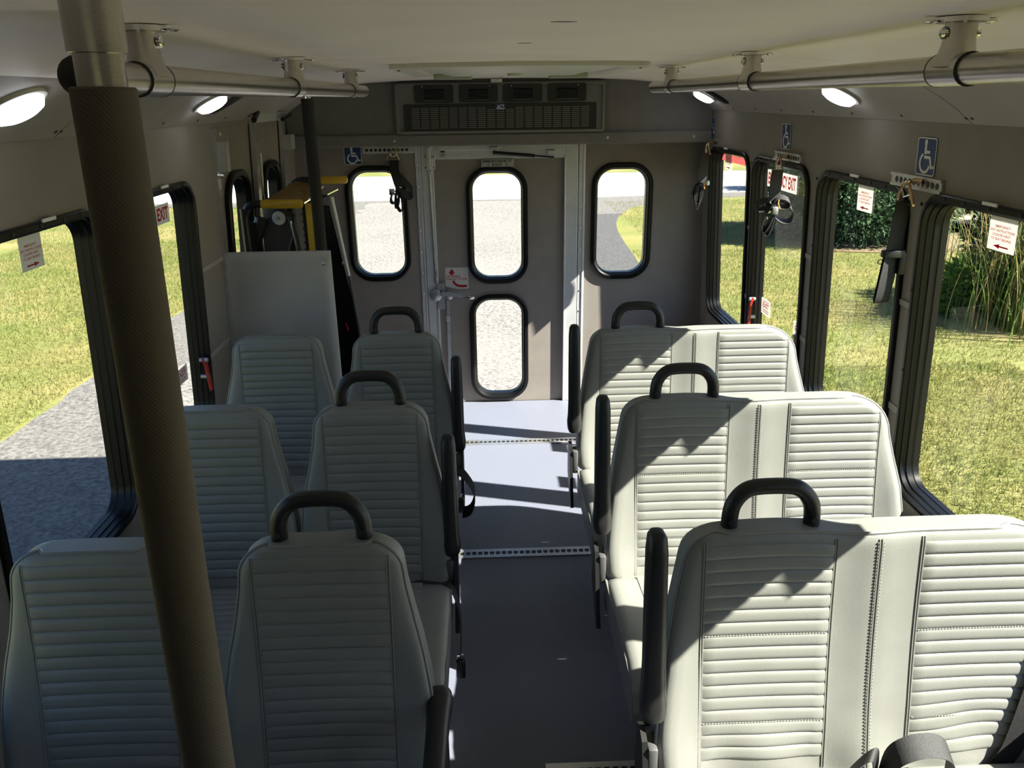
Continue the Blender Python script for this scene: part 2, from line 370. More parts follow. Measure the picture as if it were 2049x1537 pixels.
# wall seams: horizontal joint strips on the pillars, as the wall panels meet
tr_n = 0
def strip(mp, y0, y1, za, zb, wd, nm, mt='cove'):
    mb = MB()
    dz = zb-za
    mb.loft([[mp(y0, za-wd/2, 0), mp(y1, zb-wd/2, 0)], [mp(y0, za-wd/2, 0.004), mp(y1, zb-wd/2, 0.004)], [mp(y0, za+wd/2, 0.004), mp(y1, zb+wd/2, 0.004)], [mp(y0, za+wd/2, 0), mp(y1, zb+wd/2, 0)]], close=False)
    return mb.build(nm, mt, kind='structure', smooth=False)
for k, (a, b) in enumerate([(3.77, 3.82), (3.01, 3.09), (2.26, 2.33)]):
    strip(WR, a, b, 1.20, 1.20, 0.018, 'trim_%d' % (k+1))
    strip(WR, a, b, 0.86, 0.86, 0.022, 'trim_%d' % (k+4))
strip(WL, 2.985, 3.26, 1.20, 1.20, 0.018, 'trim_7'); strip(WL, 2.985, 3.26, 0.86, 0.86, 0.02, 'trim_8')

# ceiling: crowned centre panels + sloping coves, panel by panel
CP = [(0, 1.900), (0.25, 1.898), (0.5, 1.893), (0.7, 1.884), (0.85, 1.868), (0.93, 1.852)]
COVE = [(0.93, 1.852), (0.99, 1.824), (1.05, 1.793), (1.10, 1.762), (1.147, 1.7256)]
roofp = [(-1.24, 1.74)]+[(-x, z+0.05) for x, z in COVE[::-1][1:]]+[(-x, z+0.05) for x, z in CP[::-1][1:]]+[(x, z+0.05) for x, z in CP[1:]]+[(x, z+0.05) for x, z in COVE[1:-1]]+[(1.24, 1.74)]
mb = MB().loft([[Vector((x, y, z+0.06)) for x, z in roofp]+[Vector((x, y, z)) for x, z in roofp[::-1]] for y in (YF-0.05, YB+0.03)], cap0=True, cap1=True)
roof = mb.build('roof', 'body_paint', kind='structure', smooth=False)
ceiling = link('ceiling', None, None, (0, 0, 1.9), kind='structure')
full = [(-x, z) for x, z in CP[::-1]]+CP[1:]
for y0, y1 in ((YF, 2.035), (2.039, 3.397), (3.401, 4.50)):
    mb = MB().loft([[Vector((x, y, z)) for x, z in full]+[Vector((x, y, z+0.012)) for x, z in full[::-1]] for y in (y0, y1)], cap0=True, cap1=True)
    mb.build('ceiling_panel', 'ceiling', ceiling)
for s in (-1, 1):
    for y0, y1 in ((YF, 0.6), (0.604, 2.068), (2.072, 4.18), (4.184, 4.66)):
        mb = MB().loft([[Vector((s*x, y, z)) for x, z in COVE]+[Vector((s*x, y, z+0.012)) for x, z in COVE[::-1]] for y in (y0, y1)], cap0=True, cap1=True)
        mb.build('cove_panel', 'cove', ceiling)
    for k in range(12):
        y = 0.75+k*0.33 if k < 11 else 2.045
        x, z = 1.128, 1.741; nrm = Vector((-s*0.62, 0, -0.78))
        MB().lathe(Vector((s*x, y, z)), nrm, [(0.0058, -0.002), (0.0058, 0.001), (0.003, 0.003)], 8).build('screw', 'dark_ink', ceiling)

# scuff marks on the ceiling
for x0, x1, y in ((-0.0, 0.035, 1.16), (-0.028, 0.0, 1.60)):
    lp = [(x0, y), (x0+(x1-x0)*0.4, y-0.006), (x1, y-0.003), (x1-0.006, y+0.005), (x0+(x1-x0)*0.5, y+0.004)]
    slab(lp, lambda a, b, o: Vector((a, b, 1.8998-o)), 0.0, 0.0006).build('scuff', 'ac_grey', ceiling, smooth=False)

# bulkhead above the rear door
bulk = link('trim_9', None, None, (0, 4.56, 1.56), kind='structure')
MB().box(-1.15, 1.15, 4.465, L, 1.56, 1.622, 0.008).build('bulkhead_lip', 'bulkhead', bulk, smooth=False)
up_prof = [(-1.148, 1.62), (1.148, 1.62), (1.148, 1.728)]+[(x, z-0.001) for x, z in COVE[::-1][1:]]+[(x, z-0.001) for x, z in CP[::-1][1:]]+[(-x, z-0.001) for x, z in CP[1:]]+[(-x, z-0.001) for x, z in COVE[1:-1]]+[(-1.148, 1.728)]
slab(up_prof, lambda a, b, o=0: Vector((a, 4.49+o, b)), 0, 0.16).build('bulkhead_panel', 'bulkhead', bulk, smooth=False)
for x in (-1.05, -0.575, 0.575, 1.05):
    MB().lathe((x, 4.465, 1.592), (0, -1, 0), [(0.008, -0.002), (0.008, 0.001), (0.004, 0.004)], 10).build('screw', 'galvanised', bulk)

# ------------------------------------------------------------------ windows
FPROF = [(0.0, 0.0), (0.0, 0.010), (0.004, 0.014), (0.016, 0.015), (0.021, 0.012), (0.022, -0.002), (0.026, -0.004), (0.027, -0.020), (0.031, -0.022), (0.032, -0.040), (0.034, -0.042), (0.034, -0.060), (0.018, -0.060), (0.018, 0.0)]
wn = 0
def window(mp, a0, a1, b0, b1, r, screws=(), clip=None, parent=None, inset=0.034, prof=FPROF, glass_off=-0.045):
    global wn
    if parent is None:
        wn += 1; root = link('window_%d' % wn, None, None, mp((a0+a1)/2, b0, 0), kind='structure')
    else: root = link('window', None, parent, mp((a0+a1)/2, b0, 0))
    ring(a0, a1, b0, b1, r, prof, mp).build('window_frame', 'black_frame', root, ang=25)
    d = inset-0.004
    slab(rrect(a0+d, a1-d, b0+d, b1-d, r-d), mp, glass_off, glass_off-0.004).build('glass', 'glass', root, smooth=False)
    for a, b in screws:
        nrm = (mp(a, b, 1)-mp(a, b, 0)).normalized()
        MB().lathe(mp(a, b, 0.015), nrm, [(0.006, -0.002), (0.006, 0.001), (0.003, 0.002)], 8).build('screw', 'black_plastic', root)
    if clip:
        a, b = clip
        slab([(a-0.03, b-0.004), (a+0.03, b-0.004), (a+0.03, b+0.004), (a-0.03, b+0.004)], mp, 0.012, 0.0165).build('clip', 'sign_white', root, smooth=False)
    return root
rwin = []
for a, b in RW:
    m_ = (a+b)/2
    rwin.append(window(WR, a, b, WZ0, WZ1, WRAD, [(m_+q, WZ1-0.011) for q in (-0.2, -0.1, 0.02, 0.13, 0.22)]+[(b-0.011, WZ0+k*0.25+0.15) for k in range(4)], (m_+0.02, WZ1+0.001)))
lwin = []
for a, b in LWN:
    m_ = (a+b)/2
    lwin.append(window(WL, a, b, WZ0, WZ1, WRAD, [(m_+q, WZ1-0.011) for q in (-0.22, -0.1, 0.02, 0.13, 0.22)], (m_+0.06, WZ1+0.001)))
RPROF = [(0.0, 0.0), (0.0, 0.012), (0.006, 0.018), (0.020, 0.019), (0.028, 0.014), (0.034, -0.002), (0.038, -0.004), (0.038, -0.05), (0.018, -0.05), (0.018, 0.0)]
for q in REARW: window(REAR, *q, 0.13, [], None, None, 0.038, RPROF, -0.02)
MB().loft([[FRONT(a, b, o) for a, b in rrect(-0.95+d, 0.95-d, 0.95+d, 1.62-d, 0.12-d)] for d, o in ((0, 0), (0, .01), (.04, .01), (.04, -.05))]).build('window_frame', 'black_frame', wall_front)
slab(rrect(-0.92, 0.92, 0.98, 1.59, 0.1), FRONT, -0.02, -0.026).build('glass', 'windshield', wall_front, smooth=False)

# ------------------------------------------------------------------ rear emergency door
door = link('door_1', None, None, (0, L, 0), kind='structure')
DW = [(-0.203, 0.152, 0.757, 1.435), (-0.205, 0.150, 0.018, 0.692)]
plate_with_holes([(-0.405, 0.0), (0.385, 0.0), (0.385, 1.50), (-0.405, 1.50)], [hole(*q, 0.13) for q in DW], REAR, -0.006, -0.045).build('door_panel', 'wall', door, smooth=False)
for q in DW:
    r_ = window(REAR, *q, 0.13, [(q[0]+0.014, q[2]+0.12*k+0.16) for k in range(4)]+[(q[1]-0.014, q[2]+0.12*k+0.16) for k in range(4)]+[(-0.03, q[2]+0.012)], None, door, 0.038, RPROF, -0.02)
def rbox(x0, x1, z0, z1, o0, o1, nm, mt, parent, bev=0.003):
    return MB().box(x0, x1, L-o1, L-o0, z0, z1, bev).build(nm, mt, parent, smooth=False)
rbox(-0.450, -0.385, 0.0, 1.555, -0.01, 0.012, 'door_stile', 'white_aluminium', door)
rbox(-0.398, -0.383, 0.0, 1.49, 0.0, 0.018, 'stile_lip', 'white_aluminium', door)
rbox(0.368, 0.442, 0.0, 1.555, -0.01, 0.012, 'door_stile', 'white_aluminium', door)
rbox(0.362, 0.372, 0.0, 1.49, 0.0, 0.018, 'stile_lip', 'white_aluminium', door)
rbox(-0.450, 0.442, 1.478, 1.555, -0.008, 0.010, 'door_rail', 'white_aluminium', door)
rbox(-0.350, 0.36, 1.526, 1.556, 0.0, 0.022, 'rail_lip', 'white_aluminium', door)
for x0, x1 in ((-0.486, -0.452), (0.446, 0.484)):
    h = rbox(x0, x1, 0.0, 1.56, 0.0, 0.007, 'door_jamb', 'white_aluminium', door)
    xm = (x0+x1)/2
    rbox(xm+0.006, xm+0.012, 0.0, 1.56, 0.006, 0.011, 'jamb_rib', 'white_aluminium', h, 0.001)
    rbox(xm+0.0135 if x0 < 0 else x0-0.006, xm+0.018 if x0 < 0 else x0, 0.0, 1.56, -0.005, 0.004, 'jamb_seal', 'black_rubber', h, 0.001)
    for k in range(12):
        MB().lathe((xm-0.006, L-0.007, 0.08+k*0.125), (0, -1, 0), [(0.005, 0), (0.005, 0.002), (0.002, 0.004)], 8).build('rivet', 'chrome', h)
# sliding bolt, keeper, lamp switch, gas strut
bolt = rbox(-0.437, -0.372, 1.425, 1.505, 0.010, 0.015, 'latch_plate', 'aluminium', door)
rbox(-0.419, -0.397, 1.42, 1.545, 0.014, 0.030, 'bolt_bar', 'aluminium', bolt)
for dx in (-0.428, -0.380):
    for z in (1.435, 1.495): MB().lathe((dx, L-0.015, z), (0, -1, 0), [(0.004, 0), (0.003, 0.003)], 8).build('screw', 'dark_ink', bolt)
rbox(-0.415, -0.393, 1.395, 1.418, 0.012, 0.028, 'bolt_end', 'aluminium', bolt)
MB().tube([(-0.404, L-0.02, 1.41), (-0.396, L-0.02, 0.77)], 0.007, 8).build('lock_rod', 'galvanised', door)
rbox(-0.402, -0.386, 0.80, 0.845, 0.012, 0.03, 'rod_guide', 'galvanised', door)
rbox(-0.342, -0.312, 1.488, 1.505, 0.01, 0.015, 'door_switch', 'plate_grey', door); rbox(-0.34, -0.315, 1.515, 1.525, 0.01, 0.016, 'door_switch', 'dark_ink', door)
st = link('gas_strut', None, door, (0.1, L-0.03, 1.5))
MB().tube([(-0.045, L-0.04, 1.513), (0.19, L-0.04, 1.492)], 0.010, 10).build('cylinder', 'black_plastic', st)
MB().tube([(0.19, L-0.04, 1.492), (0.30, L-0.04, 1.484)], 0.005, 8).build('piston_rod', 'black_plastic', st)
rbox(-0.062, -0.012, 1.522, 1.545, 0.02, 0.036, 'bracket', 'aluminium', st); rbox(0.265, 0.31, 1.497, 1.522, 0.01, 0.036, 'bracket', 'aluminium', st)
# lock case with lever handle
lk = link('lock_handle', None, door, (-0.36, L-0.02, 0.7))
rbox(-0.395, -0.350, 0.61, 0.77, 0.0, 0.022, 'lock_case', 'galvanised', lk)
MB().lathe((-0.402, L-0.02, 0.698), (0, -1, 0), [(0.036, -0.01), (0.036, 0.008), (0.03, 0.012)], 20).build('cam_disc', 'galvanised', lk)
MB().lathe((-0.325, L-0.012, 0.690), (0, -1, 0), [(0.026, -0.01), (0.026, 0.002), (0.022, 0.005)], 18).build('cam_plate', 'galvanised', lk)
MB().obox((-0.302, L-0.034, 0.700), (0.068, 0, -0.010), (0, 0.004, 0), (0.002, 0, 0.011)).build('lever', 'galvanised', lk, smooth=False)
MB().tube([(-0.238, L-0.036, 0.690), (-0.215, L-0.038, 0.686), (-0.20, L-0.04, 0.684), (-0.185, L-0.04, 0.683), (-0.172, L-0.04, 0.682)], [0.007, 0.008, 0.013, 0.013, 0.006], 10).build('knob', 'chrome', lk)
MB().lathe((-0.372, L-0.022, 0.715), (0, -1, 0), [(0.010, 0), (0.010, 0.006), (0.006, 0.007)], 12).build('lock_pin', 'dark_ink', lk)
MB().obox((-0.334, L-0.016, 0.33), (0.010, 0, 0), (0, 0.003, 0), (0.004, 0, 0.335)).build('lock_rod', 'galvanised', door, smooth=False)
rbox(-0.349, -0.325, 0.535, 0.57, 0.012, 0.024, 'rod_guide', 'aluminium', door)

# ------------------------------------------------------------------ lift doors (left wall, two leaves)
for i, (ya, yb, wa, wb) in enumerate(((3.27, 3.838, 3.375, 3.72), (3.842, 4.41, 3.95, 4.29))):
    d_ = link('door_%d' % (i+2), None, None, WL((ya+yb)/2, 0.02), kind='structure')
    q = (wa, wb, 0.86, 1.525)
    plate_with_holes([(ya, 0.02), (yb, 0.02), (yb, 1.705), (ya, 1.705)], [hole(*q, 0.13)], WL, -0.008, -0.045).build('door_panel', 'wall', d_, smooth=False)
    window(WL, *q, 0.13, [], None, d_, 0.038, RPROF, -0.02)
    y = ya if i == 0 else yb
    MB().add(*(lambda s_: (s_.v, s_.f))(slab([(y-0.018, 0.02), (y+0.018, 0.02), (y+0.018, 1.705), (y-0.018, 1.705)], WL, 0.0, 0.014))).build('door_jamb', 'aluminium', d_, smooth=False)
    if i == 0:
        for (a, b, o) in ((3.80, 3.832, 0.022), (3.846, 3.875, 0.016)):
            slab([(a, 0.02), (b, 0.02), (b, 1.77 if o > .02 else 1.62), (a, 1.77 if o > .02 else 1.62)], WL, 0, o).build('meeting_stile', 'aluminium', d_, smooth=False)
        MB().tube([WL(3.805, 0.3, 0.04), WL(3.805, 1.58, 0.04)], 0.006, 8).build('lock_rod', 'chrome', d_)
        slab([(3.275, 1.54), (3.31, 1.54), (3.31, 1.655), (3.275, 1.655)], WL, 0.01, 0.05).build('door_contact', 'plate_grey', d_, smooth=False)
        for z in (1.525, 1.685): MB().lathe(WL(3.29, z, 0.015), (1, 0, 0), [(0.008, 0), (0.008, 0.012), (0.005, 0.014)], 8).build('bolt', 'chrome', d_)
        slab([(3.80, 1.71), (4.43, 1.71), (4.43, 1.775), (3.80, 1.775)], WL, 0.012, 0.03).build('header_plate', 'white_aluminium', d_, smooth=False)
        MB().tube([WL(3.70, 1.725, 0.05), WL(3.80, 1.755, 0.04)], 0.012, 8).build('door_stay', 'black_plastic', d_)
        MB().tube([WL(4.18, 1.715, 0.06), WL(4.40, 1.735, 0.05)], 0.010, 8).build('door_stay', 'black_plastic', d_)
    else:
        slab([(4.34, 0.02), (4.372, 0.02), (4.372, 1.76), (4.34, 1.76)], WL, 0, 0.02).build('hinge_strip', 'aluminium', d_, smooth=False)
        slab([(4.36, 1.56), (4.45, 1.56), (4.45, 1.635), (4.36, 1.635)], WL, 0.02, 0.055).build('hinge_block', 'plate_grey', d_, smooth=False)

# ================================================================== THINGS ON THE SHELL
# floor tracks
def track(name, x0, x1, y, label):
    t = thing(name, label, 'floor track', ((x0+x1)/2, y, 0.0))
    MB().box(x0, x1, y-0.017, y+0.017, 0.0005, 0.003).build('track_bed', 'black_plastic', t, smooth=False)
    for s in (-1, 1):
        MB().box(x0, x1, y+s*0.022-0.010, y+s*0.022+0.010, 0.0, 0.005, 0.0015).build('track_edge', 'aluminium', t, smooth=False)
    mb = MB(); n = int((x1-x0)/0.025)
    for k in range(n):
        cx = x0+0.0125+k*0.025
        mb.add(*(lambda s_: (s_.v, s_.f))(slab([(cx-0.006, -0.012), (cx+0.006, -0.012), (cx+0.002, 0.0), (cx+0.006, 0.012), (cx-0.006, 0.012), (cx-0.002, 0.0)], lambda a, b, o: Vector((a, y+b, 0.0028+o)), 0, 0.0018)))
    mb.build('track_teeth', 'aluminium', t, smooth=False, kind='stuff')
track('floor_track', -0.95, 1.12, 4.031, 'aluminium floor track nearest the rear door')
track('floor_track', -0.95, 1.12, 2.888, 'aluminium floor track across the aisle between second and rearmost seat rows')
track('floor_track', 0.04, 1.12, 1.730, 'short aluminium floor track at the bottom edge of the picture')

# grab rails
def rail(s, y0, y1, cap, label):
    x, z = s*0.505, 1.831
    t = thing('grab_rail', label, 'grab rail', (x, (y0+y1)/2, z), 'ceiling grab rails')
    MB().tube([(x, y0, z), (x, y1-0.006, z), (x, y1, z)], [0.0185, 0.0185, 0.015], 20).build('rail_tube', 'steel', t)
    for by in (1.06, 1.87, 2.665):
        b = link('rail_bracket', None, t, (x, by, z))
        MB().tube([(x, by-0.035, z), (x, by+0.035, z)], 0.0202, 20).build('collar', 'steel', b)
        for e in (-0.035, 0.035):
            MB().tube([(x, by+e-0.0008, z), (x, by+e+0.0008, z)], 0.0206, 20).build('collar_edge', 'dark_ink', b)
        MB().tube([(x, by, z+0.004), (x, by, z+0.018), (x, by, z+0.028), (x, by, z+0.036), (x, by, z+0.056)], [0.028, 0.0225, 0.0198, 0.019, 0.019], 18).build('bracket_post', 'steel', b)
        MB().lathe((x, by, 1.886), (0, 0, 1), [(0.030, 0), (0.030, 0.006), (0.02, 0.008)], 18).build('flange', 'chrome', b)
        for q in (-1, 1):
            MB().lathe((x+q*0.0185, by, z+0.043), (q, 0, 0), [(0.0075, 0), (0.0075, 0.004), (0.0045, 0.006)], 10).build('set_screw', 'chrome', b)
            MB().lathe((x+q*0.038, by+0.004, 1.889), (0, 0, -1), [(0.0085, 0), (0.0085, 0.002), (0.004, 0.004)], 8).build('ceiling_screw', 'chrome', b)
    if cap:
        MB().tube([(x, y0+0.008, z), (x, y0, z), (x, y0-0.008, z), (x, y0-0.013, z), (x, y0-0.0145, z)], [0.0205, 0.0215, 0.0195, 0.012, 0.003], 20).build('end_cap', 'black_plastic', t)
    return t
rail(-1, 0.885, 2.945, True, 'brushed steel grab rail on the left with a black end cap')
rail(1, 0.2, 2.945, False, 'brushed steel grab rail on the right along the ceiling')
# padded pole in the foreground
px, py = -0.361, 0.602
t = thing('stanchion_pole', 'thick foam padded pole rising through the left foreground', 'pole', (px, py, 0.0))
PX = lambda z: px+0.002-0.0215*(1.82-z)
MB().tube([(PX(1.70), py, 1.70), (PX(1.90), py, 1.90)], 0.0164, 24).build('pole_tube', 'steel', t)
MB().tube([(PX(1.8375), py, 1.8375), (PX(1.838), py, 1.838), (PX(1.897), py, 1.897)], [0.018, 0.0197, 0.0197], 24).build('top_sleeve', 'steel', t)
MB().tube([(PX(0.02), py, 0.02), (PX(0.6), py, 0.6), (PX(1.2), py, 1.2), (PX(1.8145), py, 1.8145), (PX(1.816), py, 1.816)], [0.0230, 0.0230, 0.0230, 0.0220, 0.0205], 32).build('foam_sleeve', 'foam', t)
MB().lathe((px-0.037, py, 0.0), (0, 0, 1), [(0.045, 0), (0.045, 0.008), (0.028, 0.02)], 24).build('floor_flange', 'steel', t)
# padded pole by the wheelchair lift
px2, py2 = -0.795, 3.385
t = thing('stanchion_pole', 'black padded pole standing beside the wheelchair lift', 'pole', (px2, py2, 0.0))
MB().tube([(px2, py2, 1.70), (px2, py2, 1.875)], 0.0165, 16).build('pole_tube', 'chrome', t)
MB().tube([(px2, py2, 0.01), (px2, py2, 1.81)], 0.0245, 20).build('foam_sleeve', 'foam_black', t)
# modesty panel
t = thing('modesty_panel', 'tall grey padded panel behind the rear left seats', 'panel', (-0.97, 3.31, 0.0))
def bulged(x0, x1, z0, z1, y, th, n=14):
    mb = MB()
    F, B = [], []
    for i in range(n+1):
        rf, rb = [], []
        for j in range(n+1):
            u, v = i/n, j/n
            x = x0+(x1-x0)*v; z = z0+(z1-z0)*u
            e = min(x-x0, x1-x, z-z0, z1-z); b = th*min(1, math.sqrt(max(e, 0)/0.03))
            d = math.hypot(x-(x1-0.03), z-(z1-0.05)); b -= 0.012*math.exp(-(d/0.028)**2)
            b += 0.004*math.sin(9*(x-z))*math.exp(-(d/0.1)**2)
            rf.append((x, y-b, z)); rb.append((x, y+th*0.6, z))
        F.append(rf); B.append(rb)
    mb.grid(F); mb.grid(B)
    bo = [(0, j) for j in range(n+1)]+[(i, n) for i in range(1, n+1)]+[(n, j) for j in range(n-1, -1, -1)]+[(i, 0) for i in range(n-1, 0, -1)]
    mb.loft([[F[i][j] for i, j in bo], [B[i][j] for i, j in bo]])
    return mb
bulged(-1.205, -0.742, 0.35, 1.215, 3.30, 0.022, 44).build('padded_board', 'panel_pad', t)
MB().lathe((-0.772, 3.289, 1.165), (0, -1, 0), [(0.010, 0), (0.010, 0.003), (0.006, 0.006)], 12).build('bolt', 'galvanised', t)
for x in (-0.76, -1.19): MB().box(x-0.012, x+0.012, 3.305, 3.33, 0.0, 1.20, 0.003).build('post', 'black_plastic', t, smooth=False)
MB().lathe((-1.212, 3.27, 1.10), (0, -1, 0), [(0.008, 0), (0.008, 0.004), (0.004, 0.006)], 8).build('bolt', 'chrome', t)

# roof hatch
t = thing('roof_hatch', 'pale framed emergency hatch in the ceiling ahead of the air unit', 'hatch', (0.015, 2.85, 1.895))
def CE(x, y, off=0.0):
    z = np.interp(abs(x), [q[0] for q in CP], [q[1] for q in CP]); return Vector((x, y, z-off))
def ceil_ring(x0, x1, y0, y1, r, prof, nm, mt):
    loops = []
    for d, o in prof: loops.append([CE(a, b, o) for a, b in rrect(x0+d, x1-d, y0+d, y1-d, r-d, 5)])
    MB().loft(loops).build(nm, mt, t)
# rounded rectangle is sampled coarsely: subdivide long sides by stacking boxes
def dense(lp, k=8):
    out = []
    for i in range(len(lp)):
        a, b = lp[i], lp[(i+1) % len(lp)]
        nseg = max(1, int(math.hypot(b[0]-a[0], b[1]-a[1])/0.05))
        out += [(a[0]+(b[0]-a[0])*j/nseg, a[1]+(b[1]-a[1])*j/nseg) for j in range(nseg)]
    return out
def ceil_loops(x0, x1, y0, y1, r, prof):
    base = dense(rrect(x0, x1, y0, y1, r, 5)); cx, cy = (x0+x1)/2, (y0+y1)/2
    return [[CE(cx+(a-cx)*(1-2*d/(x1-x0)), cy+(b-cy)*(1-2*d/(y1-y0)), o) for a, b in base] for d, o in prof]
MB().loft(ceil_loops(-0.355, 0.385, 2.38, 3.22, 0.03, [(0, 0), (0, 0.012), (0.01, 0.016), (0.06, 0.014), (0.07, 0.004)])).build('hatch_frame', 'hatch_white', t)
MB().loft(ceil_loops(-0.29, 0.32, 2.45, 3.15, 0.05, [(0, 0.004), (0.01, 0.010), (0.05, 0.012), (0.09, 0.022)]), cap1=True).build('hatch_lid', 'hatch_white', t)
for x in (-0.2, 0.22): MB().box(x-0.07, x+0.07, 3.06, 3.13, 1.868, 1.886, 0.004).build('release_window', 'hatch_clear', t, smooth=False)
MB().lathe((0.015, 2.72, 1.880), (0, 0, -1), [(0.03, 0), (0.028, 0.012), (0.012, 0.016)], 14).build('release_knob', 'hatch_white', t)
for x in (-0.33, 0.36): MB().lathe((x, 2.42, 1.881), (0, 0, -1), [(0.006, 0), (0.004, 0.003)], 8).build('screw', 'dark_ink', t)
tag = thing('hook_tab', 'small clear plastic tab on the ceiling edge above the air unit', 'tab', (-0.02, 4.44, 1.885))
MB().box(-0.05, 0.01, 4.435, 4.448, 1.878, 1.897, 0.004).build('tab', 'hatch_white', tag)

# air conditioning unit
t = thing('air_conditioner', 'dark grey ceiling air unit with four vents above the rear door', 'air conditioner', (0, 4.46, 1.62))
AF = lambda a, b, o=0.0: Vector((a, 4.462-o, b))
slab([(-0.557, 1.623), (0.553, 1.623), (0.560, 1.70), (0.562, 1.885), (-0.562, 1.877), (-0.563, 1.70)], AF, 0, -0.03).build('housing', 'ac_grey', t, smooth=False)
ring(-0.557, 0.556, 1.626, 1.878, 0.02, [(0, 0), (0, 0.008), (0.004, 0.010), (0.012, 0.010), (0.015, 0)], AF, 4).build('housing_rim', 'ac_grey', t)
g = MB(); GX0, GX1, GZ0, GZ1 = -0.515, 0.512, 1.632, 1.775
slab(rrect(GX0, GX1, GZ0, GZ1, 0.01, 4), AF, 0.001, 0.012); grille = slab(rrect(GX0, GX1, GZ0, GZ1, 0.01, 4), AF, 0.001, 0.008).build('grille', 'ac_black', t, smooth=False)
for i in range(19):
    xa = GX0+0.042+i*0.0502; mb = MB()
    for k in range(11):
        z = GZ0+0.021+k*0.0098
        if 8 <= i <= 10 and k > 9: continue
        mb.add(*(lambda s_: (s_.v, s_.f))(slab([(xa, z), (xa+0.041, z), (xa+0.041, z+0.0042), (xa, z+0.0042)], AF, 0.008, 0.0095)))
    mb.build('fin_column', 'ac_fin', grille, smooth=False)
for i, xc in enumerate((-0.351, -0.116, 0.118, 0.352)):
    v = slab(rrect(xc-0.103, xc+0.103, 1.782, 1.872, 0.012, 4), AF, 0.001, 0.012).build('vent', 'ac_black', t, smooth=False)
    ring(xc-0.058, xc+0.058, 1.792, 1.852, 0.004, [(0, 0.010), (0, 0.016), (0.004, 0.017), (0.008, 0.012)], AF, 2).build('vent_frame', 'ac_black', v)
    for k in range(5):
        z = 1.800+k*0.0105
        MB().obox(AF(xc, z, 0.014), (0.052, 0, 0), (0, 0.004, 0.0025), (0, 0, 0.0007)).build('louvre', 'ac_black', v, smooth=False)
    MB().lathe(AF(xc+(0.06 if i % 2 else -0.06), 1.862, 0.012), (0, -1, 0), [(0.004, 0), (0.003, 0.002)], 8).build('screw', 'chrome', v)
    slab([(xc-0.055, 1.7935), (xc+0.055, 1.7935), (xc+0.055, 1.7955), (xc-0.055, 1.7955)], AF, 0.0165, 0.0178).build('vent_edge', 'ac_fin', v, smooth=False)
for x in (-0.235, 0.0, 0.235):
    MB().lathe(AF(x, 1.874, 0.0), (0, -1, 0), [(0.006, 0), (0.006, 0.003), (0.003, 0.004)], 8).build('screw', 'dark_ink', t)
bd = slab([(0.028*math.cos(2*PI*k/24), 1.758+0.019*math.sin(2*PI*k/24)) for k in range(24)], AF, 0.008, 0.011).build('badge', 'badge_blue', t, smooth=False)
text_on(bd, 'ACT', AF, -0.019, 0.019, 1.749, 1.768, 0.0115, 'sign_white')
flat_prints(stroke([(-0.024, 1.752), (-0.012, 1.746), (0.0, 1.748), (0.014, 1.746), (0.024, 1.751)], 0.003), AF, 0.0112).build('swoosh', 'sign_white', bd, smooth=False)

# dome lights and dark oval speakers on the coves
def cove_frame(s, y):
    a = Vector((s*1.0, 0, 1.819)); c = Vector((s*1.06, 0, 1.788)); tv = (c-a).normalized()
    nv = Vector((-s*abs(tv.z), 0, -abs(tv.x))).normalized()
    return Vector((s*1.025, y, 1.806)), tv, Vector((0, 1, 0)), nv
def dome(name, s, y, ry, rt_, h, parts, dt=0.0):
    c, tv, yv, nv = cove_frame(s, y); c = c+tv*dt; out = []
    for (sc, o0, pr) in parts:
        loops = []
        for q, hh in pr: loops.append([c+nv*(o0+hh*h)+yv*(ry*sc*q*math.cos(a))+tv*(rt_*sc*q*math.sin(a)) for a in [2*PI*k/28 for k in range(28)]])
        out.append(MB().loft(loops, cap0=True, cap1=True))
    return c, out
DPR = [(1, 0), (0.98, 0.35), (0.86, 0.72), (0.6, 0.93), (0.25, 1.0)]
for s, y, lab in ((1, 2.60, 'glowing dome light on the right cove above the third window from the rear'), (1, 4.22, 'glowing dome light on the right cove in the rear corner'),
                  (-1, 1.70, 'glowing dome light cut by the left edge of the picture'), (-1, 2.91, 'glowing dome light on the left cove nearest the lift door')):
    c, (b1, b2) = dome('dome_light', s, y, 0.062, 0.058, 0.026, [(1.12, 0.0, [(1, 0), (1, 0.3), (0.92, 0.35)]), (0.96, 0.005, DPR)])
    t = thing('dome_light', lab, 'ceiling light', c, 'cove dome lights')
    b1.build('base', 'hatch_white', t); b2.build('lens', 'lens', t)
for s, y, lab in ((1, 4.03, 'black oval speaker on the right cove beside the rear dome light'), (-1, 3.10, 'black oval speaker on the left cove beside the dome light')):
    c, (b1,) = dome('speaker', s, y, 0.045, 0.085, 0.014, [(1.0, 0.001, [(1, 0), (0.98, 0.4), (0.86, 0.9), (0.4, 1.0)])], 0.0)
    t = thing('oval_speaker', lab, 'speaker', c, 'cove speakers'); b1.build('grille', 'black_plastic', t)
    MB().loft([[q for q in b1.v[28*0:28]], [tuple(Vector(q)+Vector((0, 0, -0.004))) for q in b1.v[0:28]]]).build('rim', 'black_plastic', t)

